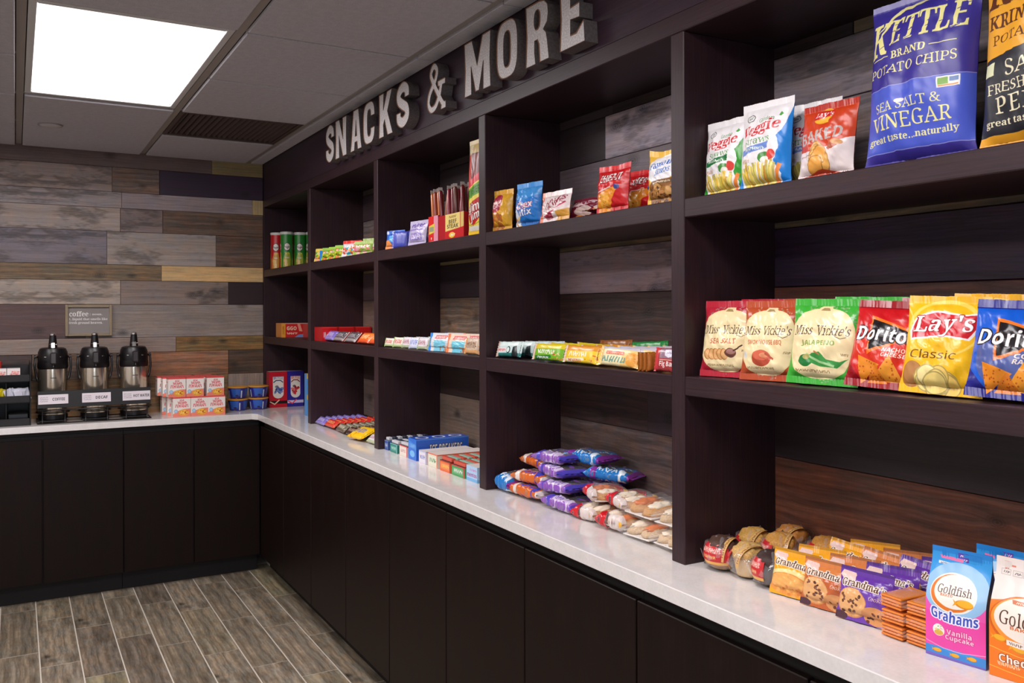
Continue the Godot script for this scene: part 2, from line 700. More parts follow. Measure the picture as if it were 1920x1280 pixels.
# ---------------------------------------------------------------- wood, stone and metal
func wood(name: String, w: int, h: int, sd: int, base: float, grain: float, blotch: float, knots: int, fine := 60.0, warm := 0.05) -> void:
	var n := FastNoiseLite.new()
	n.noise_type = FastNoiseLite.TYPE_SIMPLEX
	n.fractal_octaves = 2
	n.frequency = 1.0
	n.seed = sd
	var kn := []
	for i in knots:
		kn.append(Vector3(rng.randf(), rng.randf_range(0.15, 0.85), rng.randf_range(0.035, 0.06)))
	var im := Image.create(w, h, false, Image.FORMAT_RGB8)
	for y in h:
		for x in w:
			var u := float(x) / w
			var v := float(y) / h
			# fold over so that the sheet repeats along the grain
			var uu := absf(u * 2.0 - 1.0)
			var bend := n.get_noise_2d(uu * 1.4, v * 1.5) * 0.022
			var dark := 0.0
			for q in kn:
				var dx: float = (u - q.x) * 2.4
				var dy: float = (v - q.y) * 0.8
				var d := sqrt(dx * dx + dy * dy)
				bend += 0.035 * signf(dy) * exp(-d * d / (q.z * q.z * 6.0))
				if d < q.z * 1.6:
					dark = maxf(dark, (1.0 - d / (q.z * 1.6)) * (0.75 + 0.25 * sin(d / q.z * 16.0)))
			var g := n.get_noise_2d(uu * 0.7 + 40.0, (v + bend) * fine * 0.35) * 0.5 + n.get_noise_2d(uu * 2.2, (v + bend) * fine) * 0.4 + n.get_noise_2d(uu * 9.0, (v + bend) * fine * 2.4) * 0.26 + n.get_noise_2d(uu * 90.0, v * 3.0) * 0.07
			var b := n.get_noise_2d(uu * 1.5 + 7.0, v * 1.4 + 3.0) + 0.35 * n.get_noise_2d(uu * 7.0 + 17.0, v * 9.0)
			if blotch > 0.15:
				b = smoothstep(-0.75, 0.15, b + 0.25 * n.get_noise_2d(uu * 12.0, v * 40.0)) * 1.6 - 1.2
			var k := base + g * grain + b * blotch - dark * 0.55 * base
			var t := n.get_noise_2d(uu * 4.0 + 70.0, v * 3.0 + 5.0) * warm
			im.set_pixel(x, y, Color(clampf(k * (1.0 + t), 0.02, 1), clampf(k, 0.02, 1), clampf(k * (1.0 - t), 0.02, 1)))
	tx[name] = ImageTexture.create_from_image(im)

func mottle(name: String, s: int, sd: int, f: float, base: float, amp: float, f2: float, amp2: float) -> void:
	var n := FastNoiseLite.new()
	n.seed = sd
	n.frequency = 1.0
	n.noise_type = FastNoiseLite.TYPE_SIMPLEX
	var im := Image.create(s, s, false, Image.FORMAT_RGB8)
	for y in s:
		for x in s:
			var u := absf(2.0 * x / s - 1.0)
			var v := absf(2.0 * y / s - 1.0)
			var k := clampf(base + n.get_noise_2d(u * f, v * f) * amp + n.get_noise_2d(u * f2 + 9.0, v * f2) * amp2, 0, 1)
			im.set_pixel(x, y, Color(k, k, k))
	tx[name] = ImageTexture.create_from_image(im)

func make_wood_textures():
	wood("wash", 720, 160, 3, 0.84, 0.13, 0.16, 3, 34.0, 0.04)
	wood("plain", 720, 160, 8, 0.84, 0.14, 0.05, 2, 44.0, 0.03)
	wood("knotty", 720, 160, 15, 0.8, 0.26, 0.09, 4, 26.0, 0.08)
	wood("espresso", 512, 160, 23, 0.84, 0.18, 0.05, 0, 50.0, 0.04)
	wood("floor_a", 640, 160, 31, 0.78, 0.28, 0.07, 1, 14.0, 0.04)
	wood("floor_b", 640, 160, 37, 0.78, 0.28, 0.10, 2, 11.0, 0.05)
	mottle("quartz", 256, 5, 5.0, 0.96, 0.025, 34.0, 0.025)
	mottle("acoustic", 256, 6, 8.0, 0.93, 0.03, 60.0, 0.07)
	mottle("galvanised", 256, 7, 9.0, 0.84, 0.12, 40.0, 0.12)

func plank_mat(kind: String, c: Color) -> StandardMaterial3D:
	var k := 1.0
	var m := MT(kind, Color(minf(c.r * k, 1), minf(c.g * k, 1), minf(c.b * k, 1)), 0.55 if kind != "plain" else 0.5, Vector3(0.85, 4.0, 1))
	if m.heightmap_texture == null:
		m.heightmap_enabled = true
		m.heightmap_texture = tx[kind]
		m.heightmap_scale = 0.12
	return m

func plank(parent: Node3D, along_z: bool, a: float, b: float, y0: float, y1: float, face: float, kind: String, c: Color) -> void:
	# a board whose face lies at z = face (back wall) or x = face (right wall)
	var th := 0.016
	var out := rng.randf_range(0.0, 0.0035)
	var gap := 0.0015
	var l := b - a - gap
	var mesh := cbox(l, y1 - y0 - gap, th, 0.0012, Vector2(snappedf(rng.randf() * 3.0, 0.01), snappedf(rng.randf(), 0.01)))
	var o := part(parent, "plank", mesh, plank_mat(kind, c))
	if along_z:
		o.position = Vector3(face + th / 2 - out, (y0 + y1) / 2, (a + b) / 2)
		o.rotation_degrees.y = -90
	else:
		o.position = Vector3((a + b) / 2, (y0 + y1) / 2, face - th / 2 + out)

func slab(parent: Node3D, called: String, lo: Vector3, hi: Vector3, m, bev := 0.001) -> MeshInstance3D:
	var s := hi - lo
	return part(parent, called, cbox(s.x, s.y, s.z, bev), m, (lo + hi) / 2)

func B(r: float, g: float, b: float) -> Color:
	# board colours, read off the photograph and lifted to what the wood itself is
	var k := 1.52
	return C(minf(r * k, 250), minf(g * k, 250), minf(b * k, 250))

func room():
	# ---- floor of wood-look tiles with pale joints
	var fl := struct("floor")
	slab(fl, "grout_bed", Vector3(-3.6, -0.1, 0), Vector3(DEP, -0.0018, 7.6), M(C(206, 196, 182), 0.8))
	var tones := [C(170, 154, 132), C(158, 143, 122), C(180, 163, 141), C(168, 154, 124), C(150, 134, 116), C(176, 160, 134)]
	var row := 0
	while row < 24:
		var x1: float = minf(-0.149 - 0.1545 * (row - 1), -0.02)
		var x0: float = maxf(-0.149 - 0.1545 * row, -3.59)
		if x1 - x0 < 0.02:
			break
		var z: float = [0.80, 0.595, 0.40][row % 3] - 0.633
		while z < 7.58:
			var a: float = maxf(z, 0.05)
			var b: float = minf(z + 0.633, 7.59)
			if b - a > 0.02:
				var v := rng.randi() % 5
				var mesh := cbox(snappedf(x1 - x0, 0.001) - 0.0055, 0.009, snappedf(b - a, 0.001) - 0.0055, 0.0008, Vector2(v * 0.37, v * 0.21))
				part(fl, "tile", mesh, MT("floor_a" if rng.randf() < 0.5 else "floor_b", tones[rng.randi() % tones.size()], 0.42, Vector3(1.0, 4.5, 1)), Vector3((x0 + x1) / 2, -0.0045, (a + b) / 2))
			z += 0.633
		row += 1
	# ---- back wall of mixed boards
	var wb := struct("wall_back")
	slab(wb, "backing", Vector3(-3.7, -0.1, -0.12), Vector3(DEP + 0.12, 2.6, -0.016), M(C(40, 32, 32), 0.8))
	var rows := [
		[2.31, 2.40, [[-3.6, -2.2, "plain", B(80, 68, 62)], [-2.2, -0.301, "plain", B(84, 70, 66)], [-0.301, 0.0, "plain", B(112, 98, 68)]]],
		[2.17, 2.31, [[-3.6, -1.9, "wash", B(90, 80, 76)], [-1.9, -0.842, "wash", B(112, 98, 92)], [-0.842, -0.592, "knotty", B(98, 80, 70)], [-0.592, 0.0, "plain", B(42, 26, 42)]]],
		[2.08, 2.17, [[-3.6, -2.4, "plain", B(100, 90, 84)], [-2.4, -0.793, "wash", B(118, 108, 106)], [-0.793, -0.064, "plain", B(122, 110, 112)], [-0.064, 0.0, "plain", B(148, 128, 92)]]],
		[1.947, 2.08, [[-3.6, -2.0, "knotty", B(80, 64, 58)], [-2.0, -0.8, "wash", B(122, 110, 104)], [-0.8, -0.575, "wash", B(98, 84, 80)], [-0.575, 0.0, "knotty", B(84, 66, 54)]]],
		[1.76, 1.947, [[-3.6, -1.7, "plain", B(70, 60, 58)], [-1.7, -0.87, "wash", B(92, 84, 88)], [-0.87, -0.278, "wash", B(114, 104, 98)], [-0.278, 0.0, "knotty", B(82, 64, 54)]]],
		[1.671, 1.76, [[-3.6, -2.1, "plain", B(110, 96, 80)], [-2.1, -0.582, "knotty", B(98, 80, 58)], [-0.582, 0.0, "plain", C(250, 206, 142)]]],
		[1.535, 1.671, [[-3.6, -1.8, "knotty", B(70, 56, 50)], [-1.8, -0.8, "wash", B(122, 110, 100)], [-0.8, -0.207, "wash", B(96, 84, 78)], [-0.207, 0.0, "plain", B(34, 20, 22)]]],
		[1.347, 1.535, [[-3.6, -2.3, "wash", B(96, 88, 84)], [-2.3, -0.98, "plain", B(68, 50, 48)], [-0.98, 0.0, "plain", B(108, 98, 92)]]],
		[1.262, 1.347, [[-3.6, -1.7, "plain", B(84, 70, 62)], [-1.7, -0.504, "plain", B(112, 98, 90)], [-0.504, 0.0, "knotty", B(104, 80, 46)]]],
		[1.12, 1.262, [[-3.6, -2.0, "wash", B(90, 80, 70)], [-2.0, -1.24, "knotty", B(60, 46, 42)], [-1.24, -0.73, "knotty", B(88, 70, 58)], [-0.73, -0.208, "knotty", B(116, 82, 60)], [-0.208, 0.0, "knotty", B(64, 48, 36)]]],
		[0.9, 1.12, [[-3.6, -1.5, "plain", B(80, 66, 60)], [-1.5, -0.21, "knotty", B(106, 80, 52)], [-0.21, 0.0, "plain", B(118, 104, 94)]]],
	]
	for r in rows:
		for p in r[2]:
			plank(wb, false, p[0], p[1], r[0], r[1], 0.0, p[2], p[3])
	# ---- right wall behind the shelving
	var wr := struct("wall_right")
	slab(wr, "backing", Vector3(DEP + 0.017, -0.1, -0.1), Vector3(DEP + 0.14, 2.6, 7.7), M(C(40, 32, 32), 0.8))
	var rr := [
		[2.1, 2.3, [[0, 1.4, "plain", B(64, 54, 52)], [1.4, 3.2, "plain", B(52, 42, 42)], [3.2, 4.09, "knotty", B(44, 32, 32)], [4.09, 4.5, "plain", B(92, 82, 66)], [4.5, 7.6, "plain", B(56, 46, 46)]]],
		[1.965, 2.1, [[0, 1.2, "plain", B(46, 34, 38)], [1.2, 3.16, "plain", B(40, 30, 32)], [3.16, 3.72, "wash", B(126, 114, 120)], [3.72, 4.9, "wash", B(96, 86, 88)], [4.9, 7.6, "knotty", B(60, 50, 48)]]],
		[1.755, 1.965, [[0, 2.2, "knotty", B(92, 80, 76)], [2.2, 3.8, "plain", B(88, 78, 82)], [3.8, 5.2, "knotty", B(92, 82, 82)], [5.2, 7.6, "plain", B(60, 50, 50)]]],
		[1.689, 1.755, [[0, 2.6, "plain", B(104, 92, 66)], [2.6, 5.0, "knotty", B(88, 74, 56)], [5.0, 7.6, "plain", B(70, 58, 50)]]],
		[1.548, 1.689, [[0, 1.6, "plain", B(72, 60, 62)], [1.6, 2.7, "plain", B(44, 32, 36)], [2.7, 3.83, "wash", B(112, 95, 100)], [3.83, 5.2, "knotty", B(44, 28, 46)], [5.2, 7.6, "plain", B(70, 58, 56)]]],
		[1.345, 1.548, [[0, 1.3, "plain", B(84, 70, 62)], [1.3, 2.7, "knotty", B(88, 72, 60)], [2.7, 3.83, "knotty", B(50, 34, 30)], [3.83, 5.4, "knotty", B(78, 48, 40)], [5.4, 7.6, "plain", B(50, 40, 38)]]],
		[1.137, 1.345, [[0, 2.5, "plain", B(48, 36, 34)], [2.5, 3.369, "knotty", B(54, 38, 36)], [3.369, 3.83, "plain", B(48, 36, 40)], [3.83, 5.3, "plain", B(36, 26, 28)], [5.3, 7.6, "plain", B(60, 48, 44)]]],
		[0.944, 1.137, [[0, 1.5, "plain", B(86, 74, 68)], [1.5, 2.8, "plain", B(98, 84, 74)], [2.8, 3.83, "knotty", B(86, 72, 68)], [3.83, 5.5, "knotty", B(88, 54, 40)], [5.5, 7.6, "plain", B(60, 48, 44)]]],
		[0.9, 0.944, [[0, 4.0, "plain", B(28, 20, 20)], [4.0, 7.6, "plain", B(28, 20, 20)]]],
	]
	for r in rr:
		for p in r[2]:
			plank(wr, true, p[0], p[1], r[0], r[1], DEP, p[2], p[3])
	# ---- the walls behind the photographer, plain painted
	var paint := M(C(222, 222, 224), 0.7)
	var wl := struct("wall_left")
	slab(wl, "plaster", Vector3(-3.72, -0.1, 0), Vector3(-3.6, 2.6, 7.7), paint)
	var wf := struct("wall_front")
	slab(wf, "plaster", Vector3(-3.7, -0.1, 7.6), Vector3(-1.85, 2.6, 7.72), paint)
	slab(wf, "plaster", Vector3(-0.85, -0.1, 7.6), Vector3(DEP + 0.12, 2.6, 7.72), paint)
	slab(wf, "plaster", Vector3(-1.85, 2.1, 7.6), Vector3(-0.85, 2.6, 7.72), paint)
	# the glazed entrance behind the photographer, mirrored as a bright streak in the steel urns
	var dr := struct("door_1")
	var rail := M(C(70, 68, 66), 0.4, 0.6)
	for x in [-1.85, -0.91]:
		slab(dr, "stile", Vector3(x, 0.0, 7.63), Vector3(x + 0.06, 2.1, 7.68), rail)
	for y in [0.0, 2.04]:
		slab(dr, "rail", Vector3(-1.79, y, 7.63), Vector3(-0.91, y + 0.06, 7.68), rail)
	slab(dr, "pane", Vector3(-1.79, 0.06, 7.652), Vector3(-0.91, 2.04, 7.658), M(Color(0.95, 0.98, 0.98, 0.06), 0.02), 0.0005)
	slab(dr, "push_bar", Vector3(-1.79, 1.0, 7.60), Vector3(-0.91, 1.03, 7.63), M(C(190, 190, 190), 0.3, 0.9))
	slab(dr, "threshold", Vector3(-1.85, -0.1, 7.6), Vector3(-0.85, 0.0, 7.9), rail)
	ceiling()

func troffer(x0: float, x1: float, z0: float, z1: float, label: String) -> void:
	var t := thing("ceiling_light", label, "ceiling light", Vector3((x0 + x1) / 2, CEIL, (z0 + z1) / 2), Vector3.ZERO, "recessed ceiling light panels")
	var w := x1 - x0
	var l := z1 - z0
	var steel := M(C(205, 205, 205), 0.5)
	var f := 0.024
	for s in [-1, 1]:
		part(t, "frame", cbox(f, 0.05, l, 0.002), steel, Vector3(s * (w - f) / 2, 0.022, 0))
		part(t, "frame", cbox(w - 2 * f, 0.05, f, 0.002), steel, Vector3(0, 0.022, s * (l - f) / 2))
	part(t, "housing", cbox(w - 0.004, 0.01, l - 0.004, 0.001), steel, Vector3(0, 0.052, 0))
	var glow := StandardMaterial3D.new()
	glow.albedo_color = C(240, 240, 240)
	glow.emission_enabled = true
	glow.emission = Color(1.0, 0.985, 0.97)
	glow.emission_energy_multiplier = 1.6
	part(t, "diffuser", cbox(w - 2 * f, 0.006, l - 2 * f, 0.001), glow, Vector3(0, 0.012, 0))
	var a := AreaLight3D.new()
	a.name = "light"
	a.area_size = Vector2(w - 2 * f - 0.01, l - 2 * f - 0.01)
	a.area_normalize_energy = false
	a.light_energy = LAMP
	a.light_color = Color(1.0, 0.975, 0.985)
	a.area_range = 14.0
	a.area_attenuation = 2.0
	a.shadow_enabled = true
	a.position = Vector3(0, 0.007, 0)
	a.rotation_degrees = Vector3(-90, 0, 0)
	t.add_child(a)

const LAMP := 4.3

func ceiling():
	var ce := struct("ceiling")
	slab(ce, "plenum_cover", Vector3(-3.7, 2.46, -0.1), Vector3(DEP + 0.12, 2.6, 7.7), M(C(90, 88, 88), 0.8))
	var tee := M(C(150, 142, 136), 0.55)
	var tile_m := MT("acoustic", C(196, 193, 199), 0.9, Vector3(1.6, 1.6, 1))
	var xs := [-0.088, -0.682, -1.30, -1.913, -2.526, -3.139, -3.6]
	var lit := {1: [[1.262, 2.52], [3.78, 5.04]], 3: [[1.262, 2.52], [3.78, 5.04]]}
	for i in xs.size():
		if i < xs.size() - 1:
			slab(ce, "tee", Vector3(xs[i] - 0.014, CEIL, 0), Vector3(xs[i] + 0.014, CEIL + 0.03, 7.6), tee)
	# border strip beside the fascia, cut where the cross tees fall
	var zl := [0.0, 0.65, 1.245, 1.885, 2.52, 3.15, 3.78, 4.41, 5.04, 5.67, 6.3, 6.93, 7.6]
	for j in zl.size() - 1:
		part(ce, "tile", cbox(0.07, 0.012, snappedf(zl[j + 1] - zl[j] - 0.006, 0.001), 0.002), tile_m, Vector3(-0.037, CEIL - 0.002, (zl[j] + zl[j + 1]) / 2))
	for i in xs.size() - 1:
		var x1: float = xs[i]
		var x0: float = xs[i + 1]
		var zs := zl.duplicate()
		if i == 1:
			zs = [0.0, 1.262, 2.52, 3.78, 5.04, 6.3, 7.6]
		for j in zs.size() - 1:
			var a: float = zs[j]
			var b: float = zs[j + 1]
			var mid := (a + b) / 2
			var skip := false
			for s in lit.get(i, []):
				if mid > s[0] and mid < s[1]:
					skip = true
			if j > 0:
				slab(ce, "tee", Vector3(x0 + 0.014, CEIL, a - 0.012), Vector3(x1 - 0.014, CEIL + 0.03, a + 0.012), tee)
			if skip or (i == 0 and j == 1):
				continue
			var gx := 0.034
			part(ce, "tile", cbox(snappedf(x1 - x0 - gx, 0.001), 0.014, snappedf(b - a - (0.014 if i != 1 else 0.03), 0.001), 0.003, Vector2(j * 0.3, i * 0.2)), tile_m, Vector3((x0 + x1) / 2, CEIL - 0.003, mid))
	troffer(-1.283, -0.699, 1.277, 2.506, "bright white ceiling light panel nearest the wooden back wall and the grille")
	troffer(-1.283, -0.699, 3.79, 5.03, "white ceiling light panel further along the row, in front of the chip shelves")
	troffer(-2.512, -1.927, 1.277, 2.506, "white ceiling light panel in the second row, nearest the wooden back wall")
	troffer(-2.512, -1.927, 3.79, 5.03, "white ceiling light panel in the second row, further from the wooden back wall")
	# return air grille
	var g := thing("air_grille", "dark brown slatted air return grille in the ceiling beside the light panel", "air vent", Vector3(-0.385, CEIL, 0.9475))
	var dk := M(C(74, 58, 52), 0.6)
	for s in [-1, 1]:
		part(g, "frame", cbox(0.02, 0.02, 0.575, 0.002), dk, Vector3(s * 0.272, 0.004, 0))
		part(g, "frame", cbox(0.524, 0.02, 0.02, 0.002), dk, Vector3(0, 0.004, s * 0.277))
	part(g, "backing", cbox(0.54, 0.004, 0.56, 0.001), M(C(16, 14, 14), 0.8), Vector3(0, 0.03, 0))
	for k in 20:
		part(g, "slat", cbox(0.006, 0.018, 0.534, 0.001), dk, Vector3(-0.251 + k * 0.0264, 0.006, 0), Vector3(0, 0, 38))
	var d := thing("ceiling_disc", "small round white cover plate on a ceiling tile near the back wall", "cover plate", Vector3(-1.17, CEIL - 0.013, 0.67))
	part(d, "plate", lathe([Vector2(0.0, -0.006), Vector2(0.042, -0.005), Vector2(0.047, -0.002), Vector2(0.047, 0.003)], 28), M(C(190, 186, 186), 0.6))
	part(d, "rim", lathe([Vector2(0.046, -0.001), Vector2(0.053, -0.003), Vector2(0.055, 0.003)], 28), M(C(150, 146, 146), 0.5))

# ---------------------------------------------------------------- shelving, cabinets, counter
func espresso(c := Color(0, 0, 0, 0), rough := 0.42, spec := 0.4) -> StandardMaterial3D:
	if c.a == 0:
		c = C(60, 39, 44)
	return MT("espresso", c, rough, Vector3(1.1, 7.0, 1), Vector3.ZERO, spec)

func shelving():
	var s := thing("shelving_unit", "long dark brown stained wooden cubby shelving standing on the white counter", "shelving")
	var m := espresso()
	var end := 5.79
	var zs := []
	for k in 7:
		zs.append(-0.007 + k * BAY)
	slab(s, "upright", Vector3(0, CT, 0.0), Vector3(DEP, 2.127, 0.017), m, 0.002)
	for k in range(1, 7):
		slab(s, "upright", Vector3(0, CT, zs[k] - 0.0225), Vector3(DEP, 2.127, zs[k] + 0.0225), m, 0.002)
	for k in 6:
		var a: float = zs[k] + 0.0225 if k > 0 else 0.017
		var b: float = zs[k + 1] - 0.0225
		slab(s, "shelf", Vector3(0.0015, SH1 - 0.043, a), Vector3(DEP, SH1, b), m, 0.002)
		slab(s, "shelf", Vector3(0.0015, SH2 - 0.043, a), Vector3(DEP, SH2, b), m, 0.002)
	slab(s, "top_board", Vector3(0, 2.127, 0.0), Vector3(DEP, 2.173, end), m, 0.002)
	slab(s, "fascia", Vector3(0.003, 2.1735, 0.0), Vector3(0.022, CEIL - 0.001, end), espresso(C(62, 42, 54), 0.45), 0.001)

func cabinet(label: String, at: Vector3, turn: float, widths: Array, group: String) -> void:
	# built facing +z, left end at x = 0; front of the doors at z = 0
	var w := 0.0
	for q in widths:
		w += q
	var t := thing("base_cabinet", label, "cabinet", at, Vector3(0, turn, 0), group)
	var m := espresso(C(30, 17, 14), 0.44, 0.3)
	var dark := M(C(20, 13, 12), 0.6)
	part(t, "body", cbox(w - 0.001, 0.752, 0.30, 0.001), dark, Vector3(w / 2, 0.108 + 0.376, -0.172))
	part(t, "toe_kick", cbox(w - 0.001, 0.107, 0.22, 0.001), M(C(12, 8, 8), 0.6), Vector3(w / 2, 0.0545, -0.192))
	part(t, "top_rail", cbox(w - 0.001, 0.02, 0.30, 0.001), dark, Vector3(w / 2, 0.8705, -0.172))
	if turn != 0 and widths.size() == 1:
		part(t, "corner_toe_kick", cbox(0.12, 0.107, 0.22, 0.001), M(C(12, 8, 8), 0.6), Vector3(-0.0605, 0.0545, -0.192))
	var x := 0.0
	for q in widths:
		part(t, "door", cbox(q - 0.005, 0.735, 0.019, 0.002, Vector2(x * 0.7, x)), m, Vector3(x + q / 2, 0.108 + 0.3675, -0.0095))
		x += q

func cabinets():
	var b := 0.3416
	# along the back wall (doors face the room), then along the shelving
	cabinet("dark wooden base cabinet under the coffee urns and the condiment organizer", Vector3(-1.575, 0, b), 0, [0.377, 0.379], "")
	cabinet("dark wooden base cabinet under the stacked noodle boxes, ending in the inner corner", Vector3(-0.819, 0, b), 0, [0.356, 0.36], "")
	cabinet("dark wooden base cabinet at the far end of the coffee counter, past the organizer", Vector3(-2.33, 0, b), 0, [0.377, 0.377], "")
	var f := -0.1088
	var zs := [0.375, 0.861, 1.345, 1.842, 2.335, 2.828, 3.328, 3.823, 4.312, 4.80, 5.29, 5.78]
	var names := ["narrow dark base cabinet at the inner corner, below the playing card boxes", "dark base cabinet with two doors below the candy bars and gum boxes", "dark base cabinet with two doors below the gum boxes and wrapped cookies", "dark base cabinet with two doors below the wrapped pastries", "dark base cabinet with two doors below the muffins and cookie packs", "dark base cabinet with two doors past the paper-topped cracker bags"]
	cabinet(names[0], Vector3(f, 0, zs[0]), -90, [zs[1] - zs[0]], "")
	for k in 5:
		cabinet(names[k + 1], Vector3(f, 0, zs[1 + 2 * k]), -90, [zs[2 + 2 * k] - zs[1 + 2 * k], zs[3 + 2 * k] - zs[2 + 2 * k]], "")
	# one L-shaped worktop
	var o := PackedVector2Array([Vector2(-2.34, 0.001), Vector2(DEP, 0.001), Vector2(DEP, 5.79), Vector2(-0.1288, 5.79), Vector2(-0.1288, 0.40), Vector2(-0.1528, 0.3616), Vector2(-2.34, 0.3616)])
	var pts := PackedVector2Array()
	for p in o:
		pts.append(Vector2(p.x, -p.y))
	if Geometry2D.is_polygon_clockwise(pts):
		pts.reverse()
	var inset: PackedVector2Array = Geometry2D.offset_polygon(pts, -0.0014)[0]
	if Geometry2D.is_polygon_clockwise(inset):
		inset.reverse()
	var st := begin()
	st.set_smooth_group(-1)
	flat_poly(st, inset, 0.032)
	flat_poly(st, pts, 0.0, true)
	walls_of(st, pts, 0.0, 0.030)
	for i in pts.size():
		var j := (i + 1) % pts.size()
		var near := func(p: Vector2) -> Vector2:
			var best := inset[0]
			for q in inset:
				if q.distance_to(p) < best.distance_to(p):
					best = q
			return best
		var a: Vector2 = near.call(pts[i])
		var c: Vector2 = near.call(pts[j])
		quad(st, Vector3(a.x, a.y, 0.032), Vector3(c.x, c.y, 0.032), Vector3(pts[j].x, pts[j].y, 0.030), Vector3(pts[i].x, pts[i].y, 0.030))
	st.generate_normals()
	solo("countertop", st.commit(), MT("quartz", C(236, 230, 226), 0.12, Vector3(1.5, 1.5, 1)), "white polished quartz countertop running round the corner under the shelving", "countertop", Vector3(0, 0.882, 0), Vector3(-90, 0, 0))

# ---------------------------------------------------------------- sign
func keyhole(outer: PackedVector2Array, hole: PackedVector2Array) -> PackedVector2Array:
	var bi := 0
	var bj := 0
	var best := 1e9
	for i in outer.size():
		for j in hole.size():
			var d := outer[i].distance_to(hole[j])
			if d < best:
				best = d
				bi = i
				bj = j
	if not Geometry2D.is_polygon_clockwise(hole):
		hole.reverse()
		bj = hole.size() - 1 - bj
	var r := PackedVector2Array()
	for i in bi + 1:
		r.append(outer[i])
	for j in hole.size() + 1:
		r.append(hole[(bj + j) % hole.size()])
	var side := (hole[bj] - outer[bi]).normalized().orthogonal() * 0.0004
	r[bi + 1 + hole.size()] += side
	r.append(outer[bi] + side)
	for i in range(bi + 1, outer.size()):
		r.append(outer[i])
	return r

func V(a: Array) -> PackedVector2Array:
	var p := PackedVector2Array()
	for i in range(0, a.size(), 2):
		p.append(Vector2(a[i], a[i + 1]))
	return p

func ring(cx: float, cy: float, rx: float, ry: float, pw: float, a0 := 0.0, a1 := 360.0, n := 40) -> PackedVector2Array:
	var p := PackedVector2Array()
	for i in n + (0 if a1 - a0 >= 360.0 else 1):
		var t := deg_to_rad(a0 + (a1 - a0) * i / n)
		p.append(Vector2(cx + signf(cos(t)) * pow(absf(cos(t)), 2.0 / pw) * rx, cy + signf(sin(t)) * pow(absf(sin(t)), 2.0 / pw) * ry))
	return p

func smooth_line(a: Array, n := 8) -> PackedVector2Array:
	var p := V(a)
	var r := PackedVector2Array()
	for i in p.size() - 1:
		for k in n:
			r.append(p[i].cubic_interpolate(p[i + 1], p[maxi(i - 1, 0)], p[mini(i + 2, p.size() - 1)], float(k) / n))
	r.append(p[p.size() - 1])
	return r

